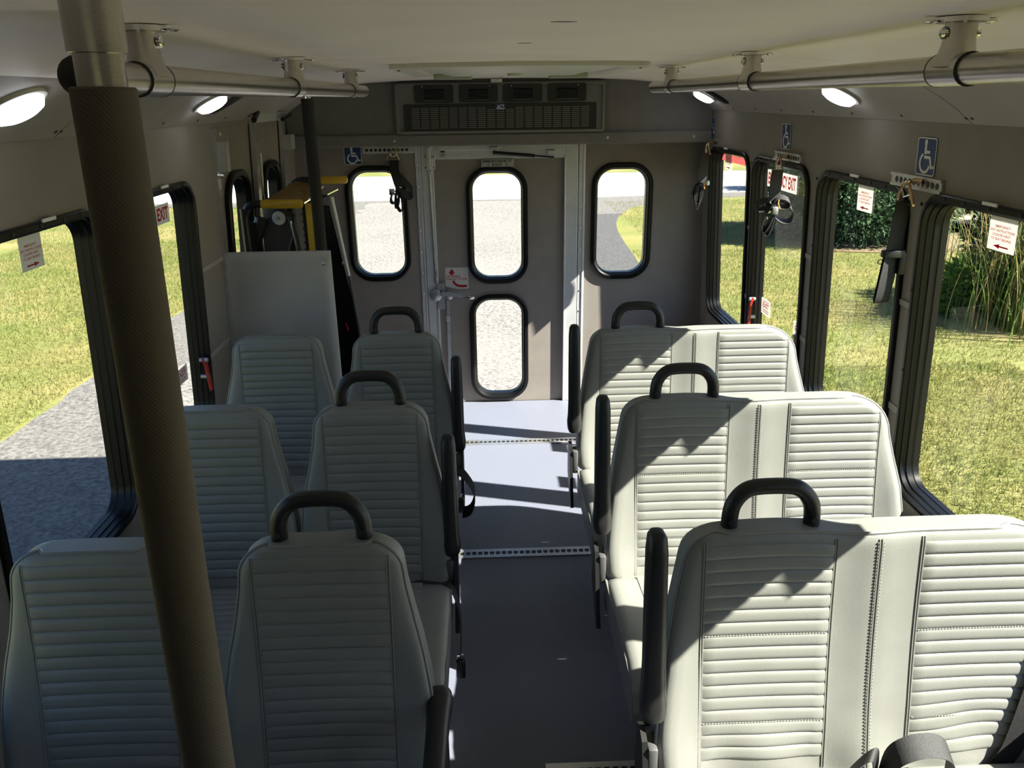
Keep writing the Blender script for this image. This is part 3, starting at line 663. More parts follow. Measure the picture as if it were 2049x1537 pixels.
# ------------------------------------------------------------------ signs and stickers
MIRR = lambda mp: (lambda u, v, o=0.0: mp(-u, v, o))       # right wall: reader's right is -y
RWR = MIRR(WR)
def isa(name, mp, u0, u1, v0, v1, label):
    uc, vc = (u0+u1)/2, (v0+v1)/2
    root = slab(rrect(u0, u1, v0, v1, 0.010, 5), mp, 0.0005, 0.0022).build(name, 'sign_blue', None, mp(uc, v0, 0), smooth=False, label=label, category='sign', group='wheelchair signs')
    w_, h_ = u1-u0, v1-v0
    flat_prints(stroke(rrect(u0+0.0025, u1-0.0025, v0+0.0025, v1-0.0025, 0.008, 5), 0.003, True), mp, 0.0022).build('border', 'sign_white', root, smooth=False)
    X = lambda a: u0+a*w_; Y = lambda b: v0+b*h_
    P = []
    P.append([(X(0.44)+0.075*w_*math.cos(k*PI/8), Y(0.87)+0.075*w_*1.0*math.sin(k*PI/8)) for k in range(16)])
    P += stroke([(X(0.44), Y(0.84)), (X(0.45), Y(0.56))], 0.10*w_)
    P += stroke([(X(0.45), Y(0.62)), (X(0.68), Y(0.62))], 0.075*w_)
    P += stroke([(X(0.41), Y(0.485)), (X(0.70), Y(0.485)), (X(0.80), Y(0.22)), (X(0.92), Y(0.26))], 0.085*w_)
    P += stroke([(X(0.46)+0.25*w_*math.cos(a), Y(0.335)+0.25*w_*math.sin(a)) for a in np.linspace(math.radians(118), math.radians(345), 22)], 0.075*w_)
    flat_prints(P, mp, 0.0022).build('wheelchair_symbol', 'sign_white', root, smooth=False)
    return root
isa('wheelchair_sign', RWR, -2.327, -2.224, 1.580, 1.685, 'largest blue wheelchair sign above the strap between the near right windows')
isa('wheelchair_sign', RWR, -3.425, -3.321, 1.587, 1.690, 'blue wheelchair sign above the middle strap on the right wall')
isa('wheelchair_sign', RWR, -4.546, -4.440, 1.584, 1.690, 'narrow looking blue wheelchair sign in the rear right corner')
isa('wheelchair_sign', REAR, -0.884, -0.783, 1.455, 1.556, 'blue wheelchair sign on the rear wall, its top hidden by the bulkhead')
def notice(mp, u0, u1, v0, v1, off, arrow, label):
    root = slab([(u0, v0), (u1, v0), (u1, 1.509), (u0, 1.509)], mp, off, off+0.0006).build('window_notice', 'sticker_white', None, mp((u0+u1)/2, v0, off), smooth=False, label=label, category='sticker', group='window notices')
    w_, h_ = u1-u0, v1-v0
    for i, (tx, a, b) in enumerate((('EMERGENCY', 0.22, 0.78), ('EXIT INSTRUCTIONS', 0.05, 0.95), ('LOCATED NEXT', 0.14, 0.82), ('TO SEAT BEHIND', 0.10, 0.86))):
        text_on(root, tx, mp, u0+a*w_, u0+b*w_, v1-(0.15+0.155*i)*h_, v1-(0.055+0.155*i)*h_, off+0.0008, 'red_ink')
    c = u0+0.5*w_; vy = v0+0.17*h_; s = arrow
    flat_prints([[(c-s*0.28*w_, vy-0.028*h_), (c+s*0.05*w_, vy-0.028*h_), (c+s*0.05*w_, vy+0.028*h_), (c-s*0.28*w_, vy+0.028*h_)],
                 [(c+s*0.05*w_, vy-0.085*h_), (c+s*0.28*w_, vy), (c+s*0.05*w_, vy+0.085*h_)]], mp, off+0.0006).build('arrow', 'red_ink', root, smooth=False)
    return root
GO = -0.0445
notice(RWR, -2.015, -1.905, 1.421, 1.489, GO, -1, 'red lettered notice on the nearest right window, arrow pointing left')
notice(RWR, -2.778, -2.666, 1.419, 1.489, GO, -1, 'red lettered notice on the right window showing the evergreen bush')
notice(RWR, -4.380, -4.270, 1.424, 1.493, GO, 1, 'small red lettered notice at the top of the rearmost right window')
notice(WL, 1.921, 2.022, 1.422, 1.488, GO, 1, 'red lettered notice on the left window, arrow pointing right')
notice(RWR, -1.272, -1.162, 1.421, 1.489, GO, -1, 'red lettered notice on the right window just outside the picture')
def exit_decal(mp, u0, u1, v0, v1, off, label):
    root = slab([(u0, v0), (u1, v0), (u1, v1), (u0, v1)], mp, off, off+0.0006).build('exit_decal', 'sticker_white', None, mp((u0+u1)/2, v0, off), smooth=False, label=label, category='sticker')
    text_on(root, 'EMERGENCY EXIT', mp, u0+0.012, u1-0.012, v0+0.012, v1-0.01, off+0.0008, 'red_ink', bold=0.035)
    return root
exit_decal(RWR, -3.705, -3.345, 1.405, 1.480, GO, 'white strip lettered EMERGENCY EXIT in red on the second right window from the rear')
exit_decal(WL, 2.47, 2.868, 1.408, 1.474, GO, 'white strip lettered EMERGENCY EXIT in red behind the padded pole, left window')
slab([(-4.468, 1.466), (-3.86, 1.466), (-3.86, 1.503), (-4.468, 1.503)], RWR, GO-0.006, GO-0.0066).build('red_strip', 'pink_decal', None, smooth=False, label='pinkish red strip along the top of the rearmost right window', category='sticker')
def exit_small(mp, u0, u1, v0, v1, off, label):
    root = slab([(u0, v0), (u1, v0), (u1, v1), (u0, v1)], mp, off, off+0.0006).build('exit_sticker', 'sticker_white', None, mp((u0+u1)/2, v0, off), smooth=False, label=label, category='sticker')
    h_ = v1-v0; w_ = u1-u0
    text_on(root, 'EXIT', mp, u0+0.14*w_, u1-0.14*w_, v0+0.42*h_, v1-0.24*h_, off+0.0008, 'red_ink', bold=0.03)
    flat_prints([[(u0+0.15*w_, v0+q*h_), (u1-0.15*w_, v0+q*h_), (u1-0.15*w_, v0+(q+0.045)*h_), (u0+0.15*w_, v0+(q+0.045)*h_)] for q in (0.14, 0.27, 0.84)], mp, off+0.0006).build('fine_print', 'red_ink', root, smooth=False)
exit_small(RWR, -3.705, -3.585, 0.804, 0.880, GO, 'white EXIT sticker beside the red latch on the second right window from the rear')
exit_small(RWR, -3.285, -3.165, 0.803, 0.879, GO, 'white EXIT sticker half hidden behind the pillar beside the second right seat bench')
exit_small(WL, 2.762, 2.878, 0.815, 0.876, GO, 'white EXIT sticker next to the red latch on the left window')
def latch(mp, y, z0, z1, off, label):
    t = thing('window_latch', label, 'latch', mp(y, z0, off), 'red window latches')
    pth = [mp(y, z1, off+0.018), mp(y, z1-0.03, off+0.026), mp(y, (z0+z1)/2, off+0.03), mp(y, z0+0.03, off+0.034), mp(y, z0, off+0.038)]
    MB().ribbon(pth, (0, 0.010, 0), 0.009).build('lever', 'red_handle', t, smooth=False)
    nv = (mp(y, z1, 1)-mp(y, z1, 0)).normalized()
    for z in (z1-0.008, (z0+z1)/2-0.01): MB().lathe(mp(y, z, off+0.004), nv, [(0.010, 0), (0.010, 0.03), (0.006, 0.032)], 10).build('pivot', 'galvanised', t)
latch(WR, 3.715, 0.70, 0.875, -0.02, 'red release latch below the strap on the second right window from the rear')
latch(WR, 3.128, 0.70, 0.86, -0.02, 'red release latch mostly hidden by the pillar near the second bench')
latch(WL, 2.94, 0.745, 0.875, -0.02, 'red release latch on the left window frame beside the grey panel')

# door signs
sg = rbox(-0.112, 0.074, 1.433, 1.477, -0.006, 0.016, 'exit_sign', 'plate_grey', None); sg['label'] = 'grey plate lettered EMERGENCY EXIT at the top of the rear door'; sg['category'] = 'sign'
text_on(sg, 'EMERGENCY', REAR, -0.103, 0.064, 1.457, 1.472, 0.0164, 'dark_ink', bold=0.03)
text_on(sg, 'EXIT', REAR, -0.050, 0.010, 1.438, 1.452, 0.0164, 'dark_ink', bold=0.03)
for x in (-0.072, 0.032):
    flat_prints(stroke([(x, 1.453), (x, 1.438)], 0.004)+[[(x-0.007, 1.443), (x, 1.436), (x+0.007, 1.443), (x, 1.440)]], REAR, 0.0162).build('arrow', 'dark_ink', sg, smooth=False)
sk = slab([(-0.342, 0.742), (-0.279, 0.727), (-0.205, 0.727), (-0.205, 0.856), (-0.342, 0.856)], REAR, -0.006, -0.0052).build('handle_sticker', 'sticker_white', None, REAR(-0.27, 0.727), smooth=False, label='white sticker lettered LIFT HANDLE PUSH OUT TO OPEN', category='sticker')
text_on(sk, 'LIFT HANDLE', REAR, -0.335, -0.253, 0.797, 0.809, -0.005, 'red_ink')
text_on(sk, 'PUSH OUT TO OPEN', REAR, -0.335, -0.213, 0.781, 0.793, -0.005, 'red_ink')
flat_prints([[(-0.322, 0.822), (-0.284, 0.822), (-0.303, 0.850)], [(-0.312, 0.811), (-0.294, 0.811), (-0.294, 0.823), (-0.312, 0.823)]]
    + stroke([(-0.297, 0.776), (-0.288, 0.760), (-0.272, 0.748), (-0.252, 0.744), (-0.215, 0.744)], 0.015), REAR, -0.0052).build('arrow', 'red_ink', sk, smooth=False)

# ------------------------------------------------------------------ tie-down tracks and straps
def anchor(mp, u0, u1, v0, v1, label):
    t = thing('anchor_track', label, 'anchor track', mp((u0+u1)/2, v0, 0), 'wall anchor tracks')
    slab([(u0, v0), (u1, v0), (u1, v1), (u0, v1)], mp, 0, 0.010).build('track_body', 'aluminium', t, smooth=False)
    vm = (v0+v1)/2
    for a, b in ((v0, v0+0.008), (v1-0.008, v1)):
        slab([(u0, a), (u1, a), (u1, b), (u0, b)], mp, 0.010, 0.014).build('track_edge', 'aluminium', t, smooth=False)
    mb = MB(); n = int((u1-u0-0.02)/0.025)
    slots = []
    for k in range(n):
        c = u0+0.022+k*0.025
        slots.append([(c+0.009*math.cos(q*PI/5), vm+0.009*math.sin(q*PI/5)) for q in range(10)])
    flat_prints(slots, mp, 0.0098, 0.0008).build('track_slots', 'dark_ink', t, smooth=False, kind='stuff')
    return t
anchor(WR, 2.165, 2.445, 1.540, 1.578, 'aluminium anchor track on the pillar by the nearest right window')
anchor(WR, 3.182, 3.470, 1.545, 1.578, 'aluminium anchor track above the second right window from the rear')
anchor(WR, 4.338, 4.60, 1.543, 1.578, 'aluminium anchor track in the rear right corner')
anchor(REAR, -0.775, -0.487, 1.515, 1.553, 'aluminium anchor track under the bulkhead on the rear wall')
def clasp(parent, c, across, down, out, size=1.0):
    """bronze snap hook: bent wire triangle with a lever bar"""
    c, a, d, o = map(Vector, (c, across, down, out)); s = size
    MB().tube(smooth_path([c+o*0.012*s, c+a*0.010*s+d*0.008*s+o*0.026*s, c+a*0.030*s+d*0.055*s+o*0.02*s]), 0.004*s, 8).build('hook_wire', 'brass_zinc', parent)
    MB().tube(smooth_path([c+o*0.012*s, c-a*0.012*s+d*0.010*s+o*0.028*s, c-a*0.042*s+d*0.045*s+o*0.022*s, c-a*0.046*s+d*0.060*s+o*0.02*s]), 0.005*s, 8).build('hook_wire', 'brass_zinc', parent)
    MB().tube([c-a*0.044*s+d*0.056*s+o*0.02*s, c+a*0.032*s+d*0.056*s+o*0.02*s], 0.0035*s, 8).build('hook_bar', 'brass_zinc', parent)
    MB().tube([c-a*0.02*s+d*0.02*s+o*0.028*s, c-a*0.012*s+d*0.040*s+o*0.024*s, c+a*0.014*s+d*0.030*s+o*0.02*s], 0.0028*s, 8).build('hook_gate', 'chrome', parent)
    MB().tube([c+a*0.022*s, c+a*0.004*s+o*0.014*s], 0.007*s, 8).build('hook_stud', 'brass_zinc', parent)
# strap between the two nearest right windows: hangs open
t = thing('belt_strap', 'wide black strap hanging free between the two nearest right windows', 'strap', WR(2.27, 1.2, 0.05), 'tie-down straps')
clasp(t, WR(2.285, 1.566, 0.012), (0, -1, 0), (0, 0, -1), (-1, 0, 0), 1.15)
W4P = [(1.106, 2.272, 1.512), (1.101, 2.268, 1.46), (1.096, 2.266, 1.40), (1.091, 2.264, 1.34), (1.085, 2.262, 1.28), (1.082, 2.264, 1.23), (1.082, 2.270, 1.214), (1.083, 2.276, 1.23), (1.089, 2.278, 1.29), (1.093, 2.276, 1.35)]
MB().ribbon(smooth_path(W4P, 5), (0.0245, 0.006, 0), 0.0022).build('webbing', 'webbing', t)
bk = MB().box(1.062, 1.124, 2.252, 2.276, 1.350, 1.372, 0.003).build('buckle', 'black_plastic', t)
MB().box(1.112, 1.132, 2.255, 2.275, 1.300, 1.365, 0.003).build('buckle_arm', 'black_plastic', bk)
MB().tube([(1.058+0.007*math.cos(a), 2.262, 1.338+0.007*math.sin(a)) for a in np.linspace(0, 2*PI, 12)], 0.0014, 6, caps=False).build('buckle_ring', 'black_plastic', bk)
def loop_path(c, a, d, w_, h_, n=18):
    c, a, d = map(Vector, (c, a, d))
    return [c+a*(w_*math.sin(2*PI*k/n))+d*(h_*(1-math.cos(2*PI*k/n))/2) for k in range(n+1)]
# middle right strap: folded bundle with loops
t = thing('belt_strap', 'looped black strap tied in a bundle before the second right window from the rear', 'strap', WR(3.31, 1.25, 0.06), 'tie-down straps')
clasp(t, WR(3.335, 1.562, 0.012), (0, -1, 0), (0, 0, -1), (-1, 0, 0), 1.0)
MB().ribbon(smooth_path([(1.104, 3.30, 1.512), (1.102, 3.30, 1.46), (1.100, 3.30, 1.40), (1.092, 3.30, 1.372)], 5), (0.0255, 0.004, 0), 0.002).build('webbing', 'webbing', t)
for (q, dirn, w_, h_) in (((1.095, 3.30, 1.38), (-0.12, 0, -1), 0.020, 0.130), ((1.098, 3.29, 1.38), (-0.32, 0, -1), 0.016, 0.120), ((1.10, 3.31, 1.385), (0.80, 0, -0.75), 0.036, 0.115), ((1.10, 3.30, 1.39), (0.95, 0, -0.25), 0.020, 0.070), ((1.09, 3.30, 1.38), (-1.0, 0, -0.30), 0.018, 0.070)):
    dv = Vector(dirn).normalized(); av = Vector((0, 1, 0)).cross(dv).normalized()
    MB().ribbon(loop_path(q, av, dv, w_, h_), (0.004, 0.020, 0.008), 0.0035).build('webbing_loop', 'webbing', t)
MB().tube([(1.112, 3.275, 1.395), (1.108, 3.27, 1.38), (1.118, 3.27, 1.36), (1.116, 3.285, 1.35)], 0.003, 6).build('cable_tie', 'orange_tie', t)
MB().box(1.085, 1.11, 3.262, 3.280, 1.335, 1.368, 0.004).build('buckle', 'galvanised', t)
# rear right strap: coil
t = thing('belt_strap', 'coiled black strap hanging in the rear right corner', 'strap', WR(4.45, 1.2, 0.06), 'tie-down straps')
clasp(t, WR(4.43, 1.562, 0.012), (0, -1, 0), (0, 0, -1), (-1, 0, 0), 1.05)
MB().ribbon(smooth_path([(1.106, 4.425, 1.505), (1.102, 4.42, 1.45), (1.098, 4.42, 1.39), (1.092, 4.42, 1.345)], 5), (0.0255, 0.004, 0), 0.002).build('webbing', 'webbing', t)
MB().ribbon(smooth_path([(1.098, 4.41, 1.352), (1.075, 4.405, 1.345), (1.052, 4.41, 1.325), (1.045, 4.42, 1.29), (1.052, 4.425, 1.26)], 5), (0.004, 0.024, 0.004), 0.002).build('webbing_loop', 'webbing', t)
for k in range(4):
    MB().ribbon(loop_path((1.082, 4.42, 1.345), (1, 0, 0), (-0.05, 0, -1), 0.009+0.005*k, 0.138-0.012*k), (0.002, 0.024, 0.004), 0.0028).build('webbing_loop', 'webbing', t)
MB().tube([(1.108, 4.39, 1.36), (1.10, 4.388, 1.34), (1.104, 4.39, 1.32)], 0.0035, 6).build('cable_tie', 'orange_tie', t)
MB().box(1.108, 1.130, 4.385, 4.402, 1.338, 1.365, 0.004).build('buckle', 'galvanised', t)
# rear wall strap
t = thing('belt_strap', 'knotted black strap hanging over the left rear window', 'strap', REAR(-0.585, 1.2, 0.05), 'tie-down straps')
clasp(t, REAR(-0.60, 1.535, 0.012), (1, 0, 0), (0, 0, -1), (0, -1, 0), 0.95)
MB().ribbon(smooth_path([REAR(-0.60, 1.485, 0.03), REAR(-0.60, 1.43, 0.045), REAR(-0.585, 1.37, 0.06), REAR(-0.575, 1.335, 0.06)], 5), (0.026, 0, 0), 0.002).build('webbing', 'webbing', t)
MB().ribbon(smooth_path([REAR(-0.585, 1.40, 0.05), REAR(-0.55, 1.37, 0.05), REAR(-0.515, 1.325, 0.045), REAR(-0.505, 1.30, 0.04), REAR(-0.53, 1.285, 0.045), REAR(-0.575, 1.31, 0.06), REAR(-0.60, 1.325, 0.06)], 6), (0.0, 0.004, 0.024), 0.002).build('webbing_loop', 'webbing', t)
for (dirn, w_, h_) in (((-0.42, 0, -0.9), 0.020, 0.075), ((0.12, 0, -1), 0.018, 0.115), ((-0.1, 0, -1), 0.009, 0.095)):
    dv = Vector(dirn).normalized(); av = Vector((0, 1, 0)).cross(dv).normalized()
    MB().ribbon(loop_path(REAR(-0.588, 1.315, 0.065), av, dv, w_, h_), (0.004, 0.014, 0.003), 0.0050).build('webbing_loop', 'webbing', t)
MB().box(-0.635, -0.603, L-0.085, L-0.065, 1.292, 1.328, 0.006).build('buckle', 'chrome', t)

# ------------------------------------------------------------------ wheelchair lift
t = thing('wheelchair_lift', 'folded black wheelchair lift with yellow hand grips behind the grey panel', 'wheelchair lift', (-0.95, 3.9, 0.0))
def handrail(y, xa, xb, xg, z, zlow, nm='handrail'):
    h = link(nm, None, t, (xa, y, zlow))
    MB().tube(smooth_path([(xa, y, zlow), (xa, y, z-0.12), (xa+0.004, y, z-0.05), (xa+0.02, y, z-0.014), (xa+0.055, y, z), (xa+0.10, y, z), (xg, y, z)], 6), 0.0165, 14).build('rail_tube', 'black_plastic', h)
    MB().tube([(xg-0.004, y, z), (xg, y, z), (xb-0.01, y, z), (xb-0.002, y, z), (xb, y, z)], [0.018, 0.0195, 0.0195, 0.015, 0.008], 16).build('hand_grip', 'yellow', h)
    return h
handrail(3.50, -1.135, -0.880, -1.052, 1.385, 0.15)
handrail(4.25, -1.10, -0.805, -0.965, 1.413, 0.15)
MB().box(-0.90, -0.845, 3.56, 3.92, 0.08, 1.375, 0.006).build('platform', 'foam_black', t, smooth=False)
mb = MB()
for i in range(12):
    for k in range(40):
        y = 3.585+i*0.0275; z = 0.12+k*0.031
        mb.obox((-0.905, y, z), (0.003, 0, 0), (0, 0.010, 0.0), (0, 0, 0.003))
mb.build('platform_tread', 'black_frame', t, smooth=False, kind='stuff')
MB().obox((-0.868, 3.552, 0.72), (0.013, 0, 0), (0, 0.005, 0), (0, 0, 0.66)).build('edge_strip', 'yellow', t, smooth=False)
pl = MB(); A_ = [Vector((-1.075, 3.56, 1.378)), Vector((-0.868, 3.56, 1.390)), Vector((-0.925, 4.22, 1.380)), Vector((-1.066, 4.22, 1.404))]
pl.loft([[q for q in A_], [q+Vector((0, 0, 0.008)) for q in A_]], cap0=True, cap1=True); pl.build('bridge_plate', 'yellow_shaded', t, smooth=False)
MB().obox((-0.852, 3.53, 1.398), (0.022, 0.02, 0.012), (0, 0.004, 0), (0, 0, 0.003)).build('plate_edge', 'chrome', t, smooth=False)
MB().obox((-0.868, 4.15, 1.362), (0.03, -0.02, 0.014), (0, 0.006, 0), (0, 0, 0.003)).build('plate_edge', 'chrome', t, smooth=False)
# lift arms and cylinders
MB().loft([[Vector((x, y_, z)) for x, z in ((-1.09, 1.30), (-0.99, 1.345), (-0.945, 1.32), (-0.955, 1.26), (-1.03, 1.05), (-1.10, 1.0))] for y_ in (3.60, 3.63)], cap0=True, cap1=True).build('lift_arm', 'seat_cover_grey', t, smooth=False)
MB().lathe((-1.012, 3.598, 1.312), (0, -1, 0), [(0.030, 0), (0.030, 0.008), (0.024, 0.011), (0.012, 0.011)], 20).build('pivot_disc', 'sign_white', t)
MB().lathe((-1.012, 3.586, 1.312), (0, -1, 0), [(0.008, 0), (0.006, 0.006)], 10).build('pivot_bolt', 'galvanised', t)
MB().box(-1.10, -1.0, 3.66, 3.70, 1.30, 1.38, 0.006).build('control_box', 'seat_cover_grey', t)
MB().tube([(-1.13, 3.58, 1.20), (-1.085, 3.58, 1.315)], 0.028, 14).build('cylinder', 'black_plastic', t)
MB().tube([(-0.955, 3.58, 1.30), (-0.955, 3.575, 1.28), (-0.93, 3.57, 1.10)], 0.004, 8).build('cable', 'chrome', t)
MB().tube([(-0.965, 3.59, 1.32), (-0.94, 3.58, 1.20), (-0.92, 3.57, 1.05)], 0.011, 10).build('side_tube', 'seat_cover_grey', t)
MB().box(-1.15, -1.10, 3.55, 3.62, 0.02, 1.30, 0.006).build('lift_post', 'black_frame', t, smooth=False)
MB().box(-1.14, -1.09, 4.18, 4.25, 0.02, 1.34, 0.006).build('lift_post', 'black_frame', t, smooth=False)
MB().box(-1.15, -0.75, 3.46, 4.30, 0.0, 0.05, 0.006).build('base_plate', 'black_plastic', t, smooth=False)
for (a, b, mt) in (((-0.772, 3.60, 1.400), (-0.725, 3.60, 1.045), 'sign_white'), ((-0.725, 3.60, 1.045), (-0.675, 3.60, 0.55), 'seat_cover_grey')):
    MB().tube([a, b], 0.0075, 8).build('gas_rod', mt, t)
MB().loft([[Vector((x, y_, z)) for x, z in ((-0.84, 1.36), (-0.79, 1.36), (-0.66, 0.5), (-0.65, 0.05), (-0.84, 0.05))] for y_ in (3.625, 3.632)], cap0=True, cap1=True).build('side_plate', 'black_frame', t, smooth=False)
MB().lathe((-0.748, 3.618, 1.10), (0, -1, 0), [(0.008, 0), (0.008, 0.004), (0.004, 0.006)], 10).build('bolt', 'chrome', t)
MB().obox((-0.755, 3.61, 0.80), (0.003, 0, 0), (0, 0.005, 0), (-0.004, 0, 0.018)).build('release_tab', 'red_ink', t, smooth=False)

# ================================================================== SEATS
ZT, ZB, REC = 0.955, 0.415, 0.16
def hw_single(z): return float(np.interp(z, [0.41, 0.50, 0.58, 0.65, 0.72, 0.79, 0.86, 0.955], [0.2205, 0.2235, 0.2205, 0.212, 0.200, 0.184, 0.170, 0.160]))
def e_left(z): return float(np.interp(z, [0.41, 0.50, 0.60, 0.72, 0.80, 0.90, 0.955], [-0.452, -0.456, -0.448, -0.433, -0.420, -0.402, -0.394]))
def e_right(z): return float(np.interp(z, [0.41, 0.50, 0.60, 0.68, 0.76, 0.84, 0.955], [0.452, 0.458, 0.456, 0.444, 0.422, 0.402, 0.392]))
def corner(z, r):
    if z > ZT-r: d = z-(ZT-r); return r-math.sqrt(max(0, r*r-d*d))
    if z < ZB+0.03: d = ZB+0.03-z; return 0.03-math.sqrt(max(0, 0.03*0.03-d*d))
    return 0.0
class Back:
    def __init__(s, kind):
        s.k = kind
        if kind == 'single': s.xl = lambda z: -hw_single(z)+corner(z, 0.055); s.xr = lambda z: hw_single(z)-corner(z, 0.055)
        else: s.xl = lambda z: e_left(z)+corner(z, 0.055); s.xr = lambda z: e_right(z)-corner(z, 0.11)
    def top(s, x):   # gentle dip around the handle on the double back
        if s.k == 'double': return 0.006*math.exp(-((x+0.215)/0.10)**2)-0.004*math.exp(-((x+0.06)/0.05)**2)
        return 0.004*math.cos(x/0.16*1.4)
    def base(s, z): return -REC*(ZT-z) + 0.010*math.sin(PI*(z-ZB)/(ZT-ZB))
    def y(s, x, z, xl=None, xr=None):
        xl = s.xl(z) if xl is None else xl; xr = s.xr(z) if xr is None else xr
        e = max(0.0, min(x-xl, xr-x)); b = 0.016*(1-math.sqrt(max(0, 1-(1-min(1, e/0.03))**2)))
        e2 = max(0.0, ZT-z); b += 0.010*(1-math.sqrt(max(0, 1-(1-min(1, e2/0.025))**2)))
        bol = 0.0
        if s.k == 'single': bol = -0.016*max(0, min(1, (abs(x)-0.13)/0.07))*max(0, min(1, (0.80-z)/0.15))
        else:
            bol = -0.012*max(0, min(1, (abs(x)-0.36)/0.07))*max(0, min(1, (0.82-z)/0.15))
            bol -= 0.006*math.exp(-(x/0.05)**2)
        if s.k == 'double':
            wv = max(0, min(1, (0.56-z)/0.10)); bol += 0.004*wv*math.sin(x*31+z*11)
        return s.base(z)-0.045+b+bol
    def p(s, x, z, off=0.0, **k): return (x, s.y(x, z, **k)-off, z+s.top(x)*max(0, min(1, (z-0.8)/0.15)))
_cache = {}
def cached(key, fn, name, mt, **kw):
    if key not in _cache: _cache[key] = fn().mesh(name, mt, (0, 0, 0), **kw)
    return _cache[key]
def child(root, name, me, parent=None, label=None):
    o = bpy.data.objects.new(name, me); C.objects.link(o); o.parent = parent or root; ORG[o.name] = ORG[root.name]
    if label: o['label'] = label
    return o
def zs_dense(r):
    a = list(np.linspace(ZB, ZB+0.03, 5))+list(np.linspace(ZB+0.03, ZT-r, 22))[1:]+[ZT-r+r*math.sin(q) for q in np.linspace(0, PI/2, 10)][1:]
    return a
def back_shell(kind):
    B = Back(kind); mb = MB(); r = 0.055 if kind == 'single' else 0.11; F, K = [], []
    us = [0, 0.006, 0.015, 0.03, 0.05, 0.08]+list(np.linspace(0.12, 0.88, 20 if kind == 'single' else 36))+[0.92, 0.95, 0.97, 0.985, 0.994, 1]
    for z in zs_dense(r):
        xl, xr = B.xl(z), B.xr(z); f, k = [], []
        for u in us:
            x = xl+(xr-xl)*u; q = B.p(x, z, xl=xl, xr=xr); f.append(q)
            rr = 0.016*(1-math.sqrt(max(0, 1-(1-min(1, min(u, 1-u)*(xr-xl)/0.03))**2)))
            k.append((x, B.base(z)+0.034-rr-0.014*max(0, min(1, (z-0.9)/0.055))**2, q[2]))
        F.append(f); K.append(k)
    mb.grid(F); mb.grid(K); n, m_ = len(F), len(F[0])
    bo = [(0, j) for j in range(m_)]+[(i, m_-1) for i in range(1, n)]+[(n-1, j) for j in range(m_-2, -1, -1)]+[(i, 0) for i in range(n-2, 0, -1)]
    mb.loft([[F[i][j] for i, j in bo], [K[i][j] for i, j in bo]])
    bm = mb; return bm
def outline(kind):
    B = Back(kind); r = 0.055 if kind == 'single' else 0.11; Z = zs_dense(r); pts = []
    for z in Z: pts.append(B.p(B.xl(z), z, 0.0015, xl=B.xl(z), xr=B.xr(z)))
    a, b = B.xl(ZT), B.xr(ZT)
    for q in np.linspace(0, 1, 24)[1:-1]: pts.append(B.p(a+(b-a)*q, ZT, 0.0015))
    for z in Z[::-1]: pts.append(B.p(B.xr(z), z, 0.0015, xl=B.xl(z), xr=B.xr(z)))
    return pts
def piping(kind): return MB().tube(outline(kind), 0.0042, 6)
RIBP = 0.0285
def ribbed(kind, xa, xb, phase=0.0):
    B = Back(kind); mb = MB(); P = []; z0, z1 = ZB+0.016, 0.934
    n = int((z1-z0)/RIBP); z0 = z1-n*RIBP; prof = [0, 0.05, 0.16, 0.32, 0.5, 0.68, 0.84, 0.95]
    nx = 18
    for i in range(n*8+1):
        k, j = divmod(i, 8); z = z0+(k+prof[j])*RIBP; t_ = prof[j]
        h = 0.0036*(1-abs(2*t_-1)**4.5)
        row = []
        for c in range(nx+1):
            u = c/nx; x = xa+(xb-xa)*u; ed = min(u, 1-u)*(xb-xa); m_ = min(1, ed/0.006)
            sag = 0.004*math.sin(PI*u)*(1 if kind == 'single' else 0.7)*(1-(z-z0)/(z1-z0))
            wr = 0.0
            if kind == 'double' and xa > 0: wr = 0.008*math.exp(-((z-0.52)/0.06)**2)*math.sin((u-0.3)*5.0)
            zz = z+sag+wr; x = max(B.xl(zz)+0.008, min(x, B.xr(zz)-0.008))
            row.append(B.p(x, zz, 0.0005+h*m_))
        P.append(row)
    return mb.grid(P)
def seam(kind, x, zt=0.945, zb=ZB+0.01, r=0.0017):
    B = Back(kind); return MB().tube([B.p(x, z, 0.0004) for z in np.linspace(zb, zt, 60) if B.xl(z)+0.006 < x < B.xr(z)-0.006], r, 5)
def stitches(kind, x):
    B = Back(kind); mb = MB()
    for z in np.arange(ZB+0.02, 0.945, 0.0075):
        q = B.p(x, z, 0.0012); mb.obox(q, (0.0007, 0, 0), (0, 0.0006, 0), (0, 0, 0.0022))
    return mb
def rib_stitches(kind, xa, xb):
    B = Back(kind); mb = MB(); z1 = 0.934
    for k in (7, 14):
        z = z1-k*RIBP
        for x in np.arange(xa+0.008, xb-0.006, 0.0065):
            u = (x-xa)/(xb-xa); sag = 0.004*math.sin(PI*u)*(1 if kind == 'single' else 0.7)*(1-(z-ZB)/(z1-ZB))
            mb.obox(B.p(x, z+sag, 0.0025), (0.0022, 0, 0), (0, 0.0007, 0), (0, 0, 0.0008))
    return mb
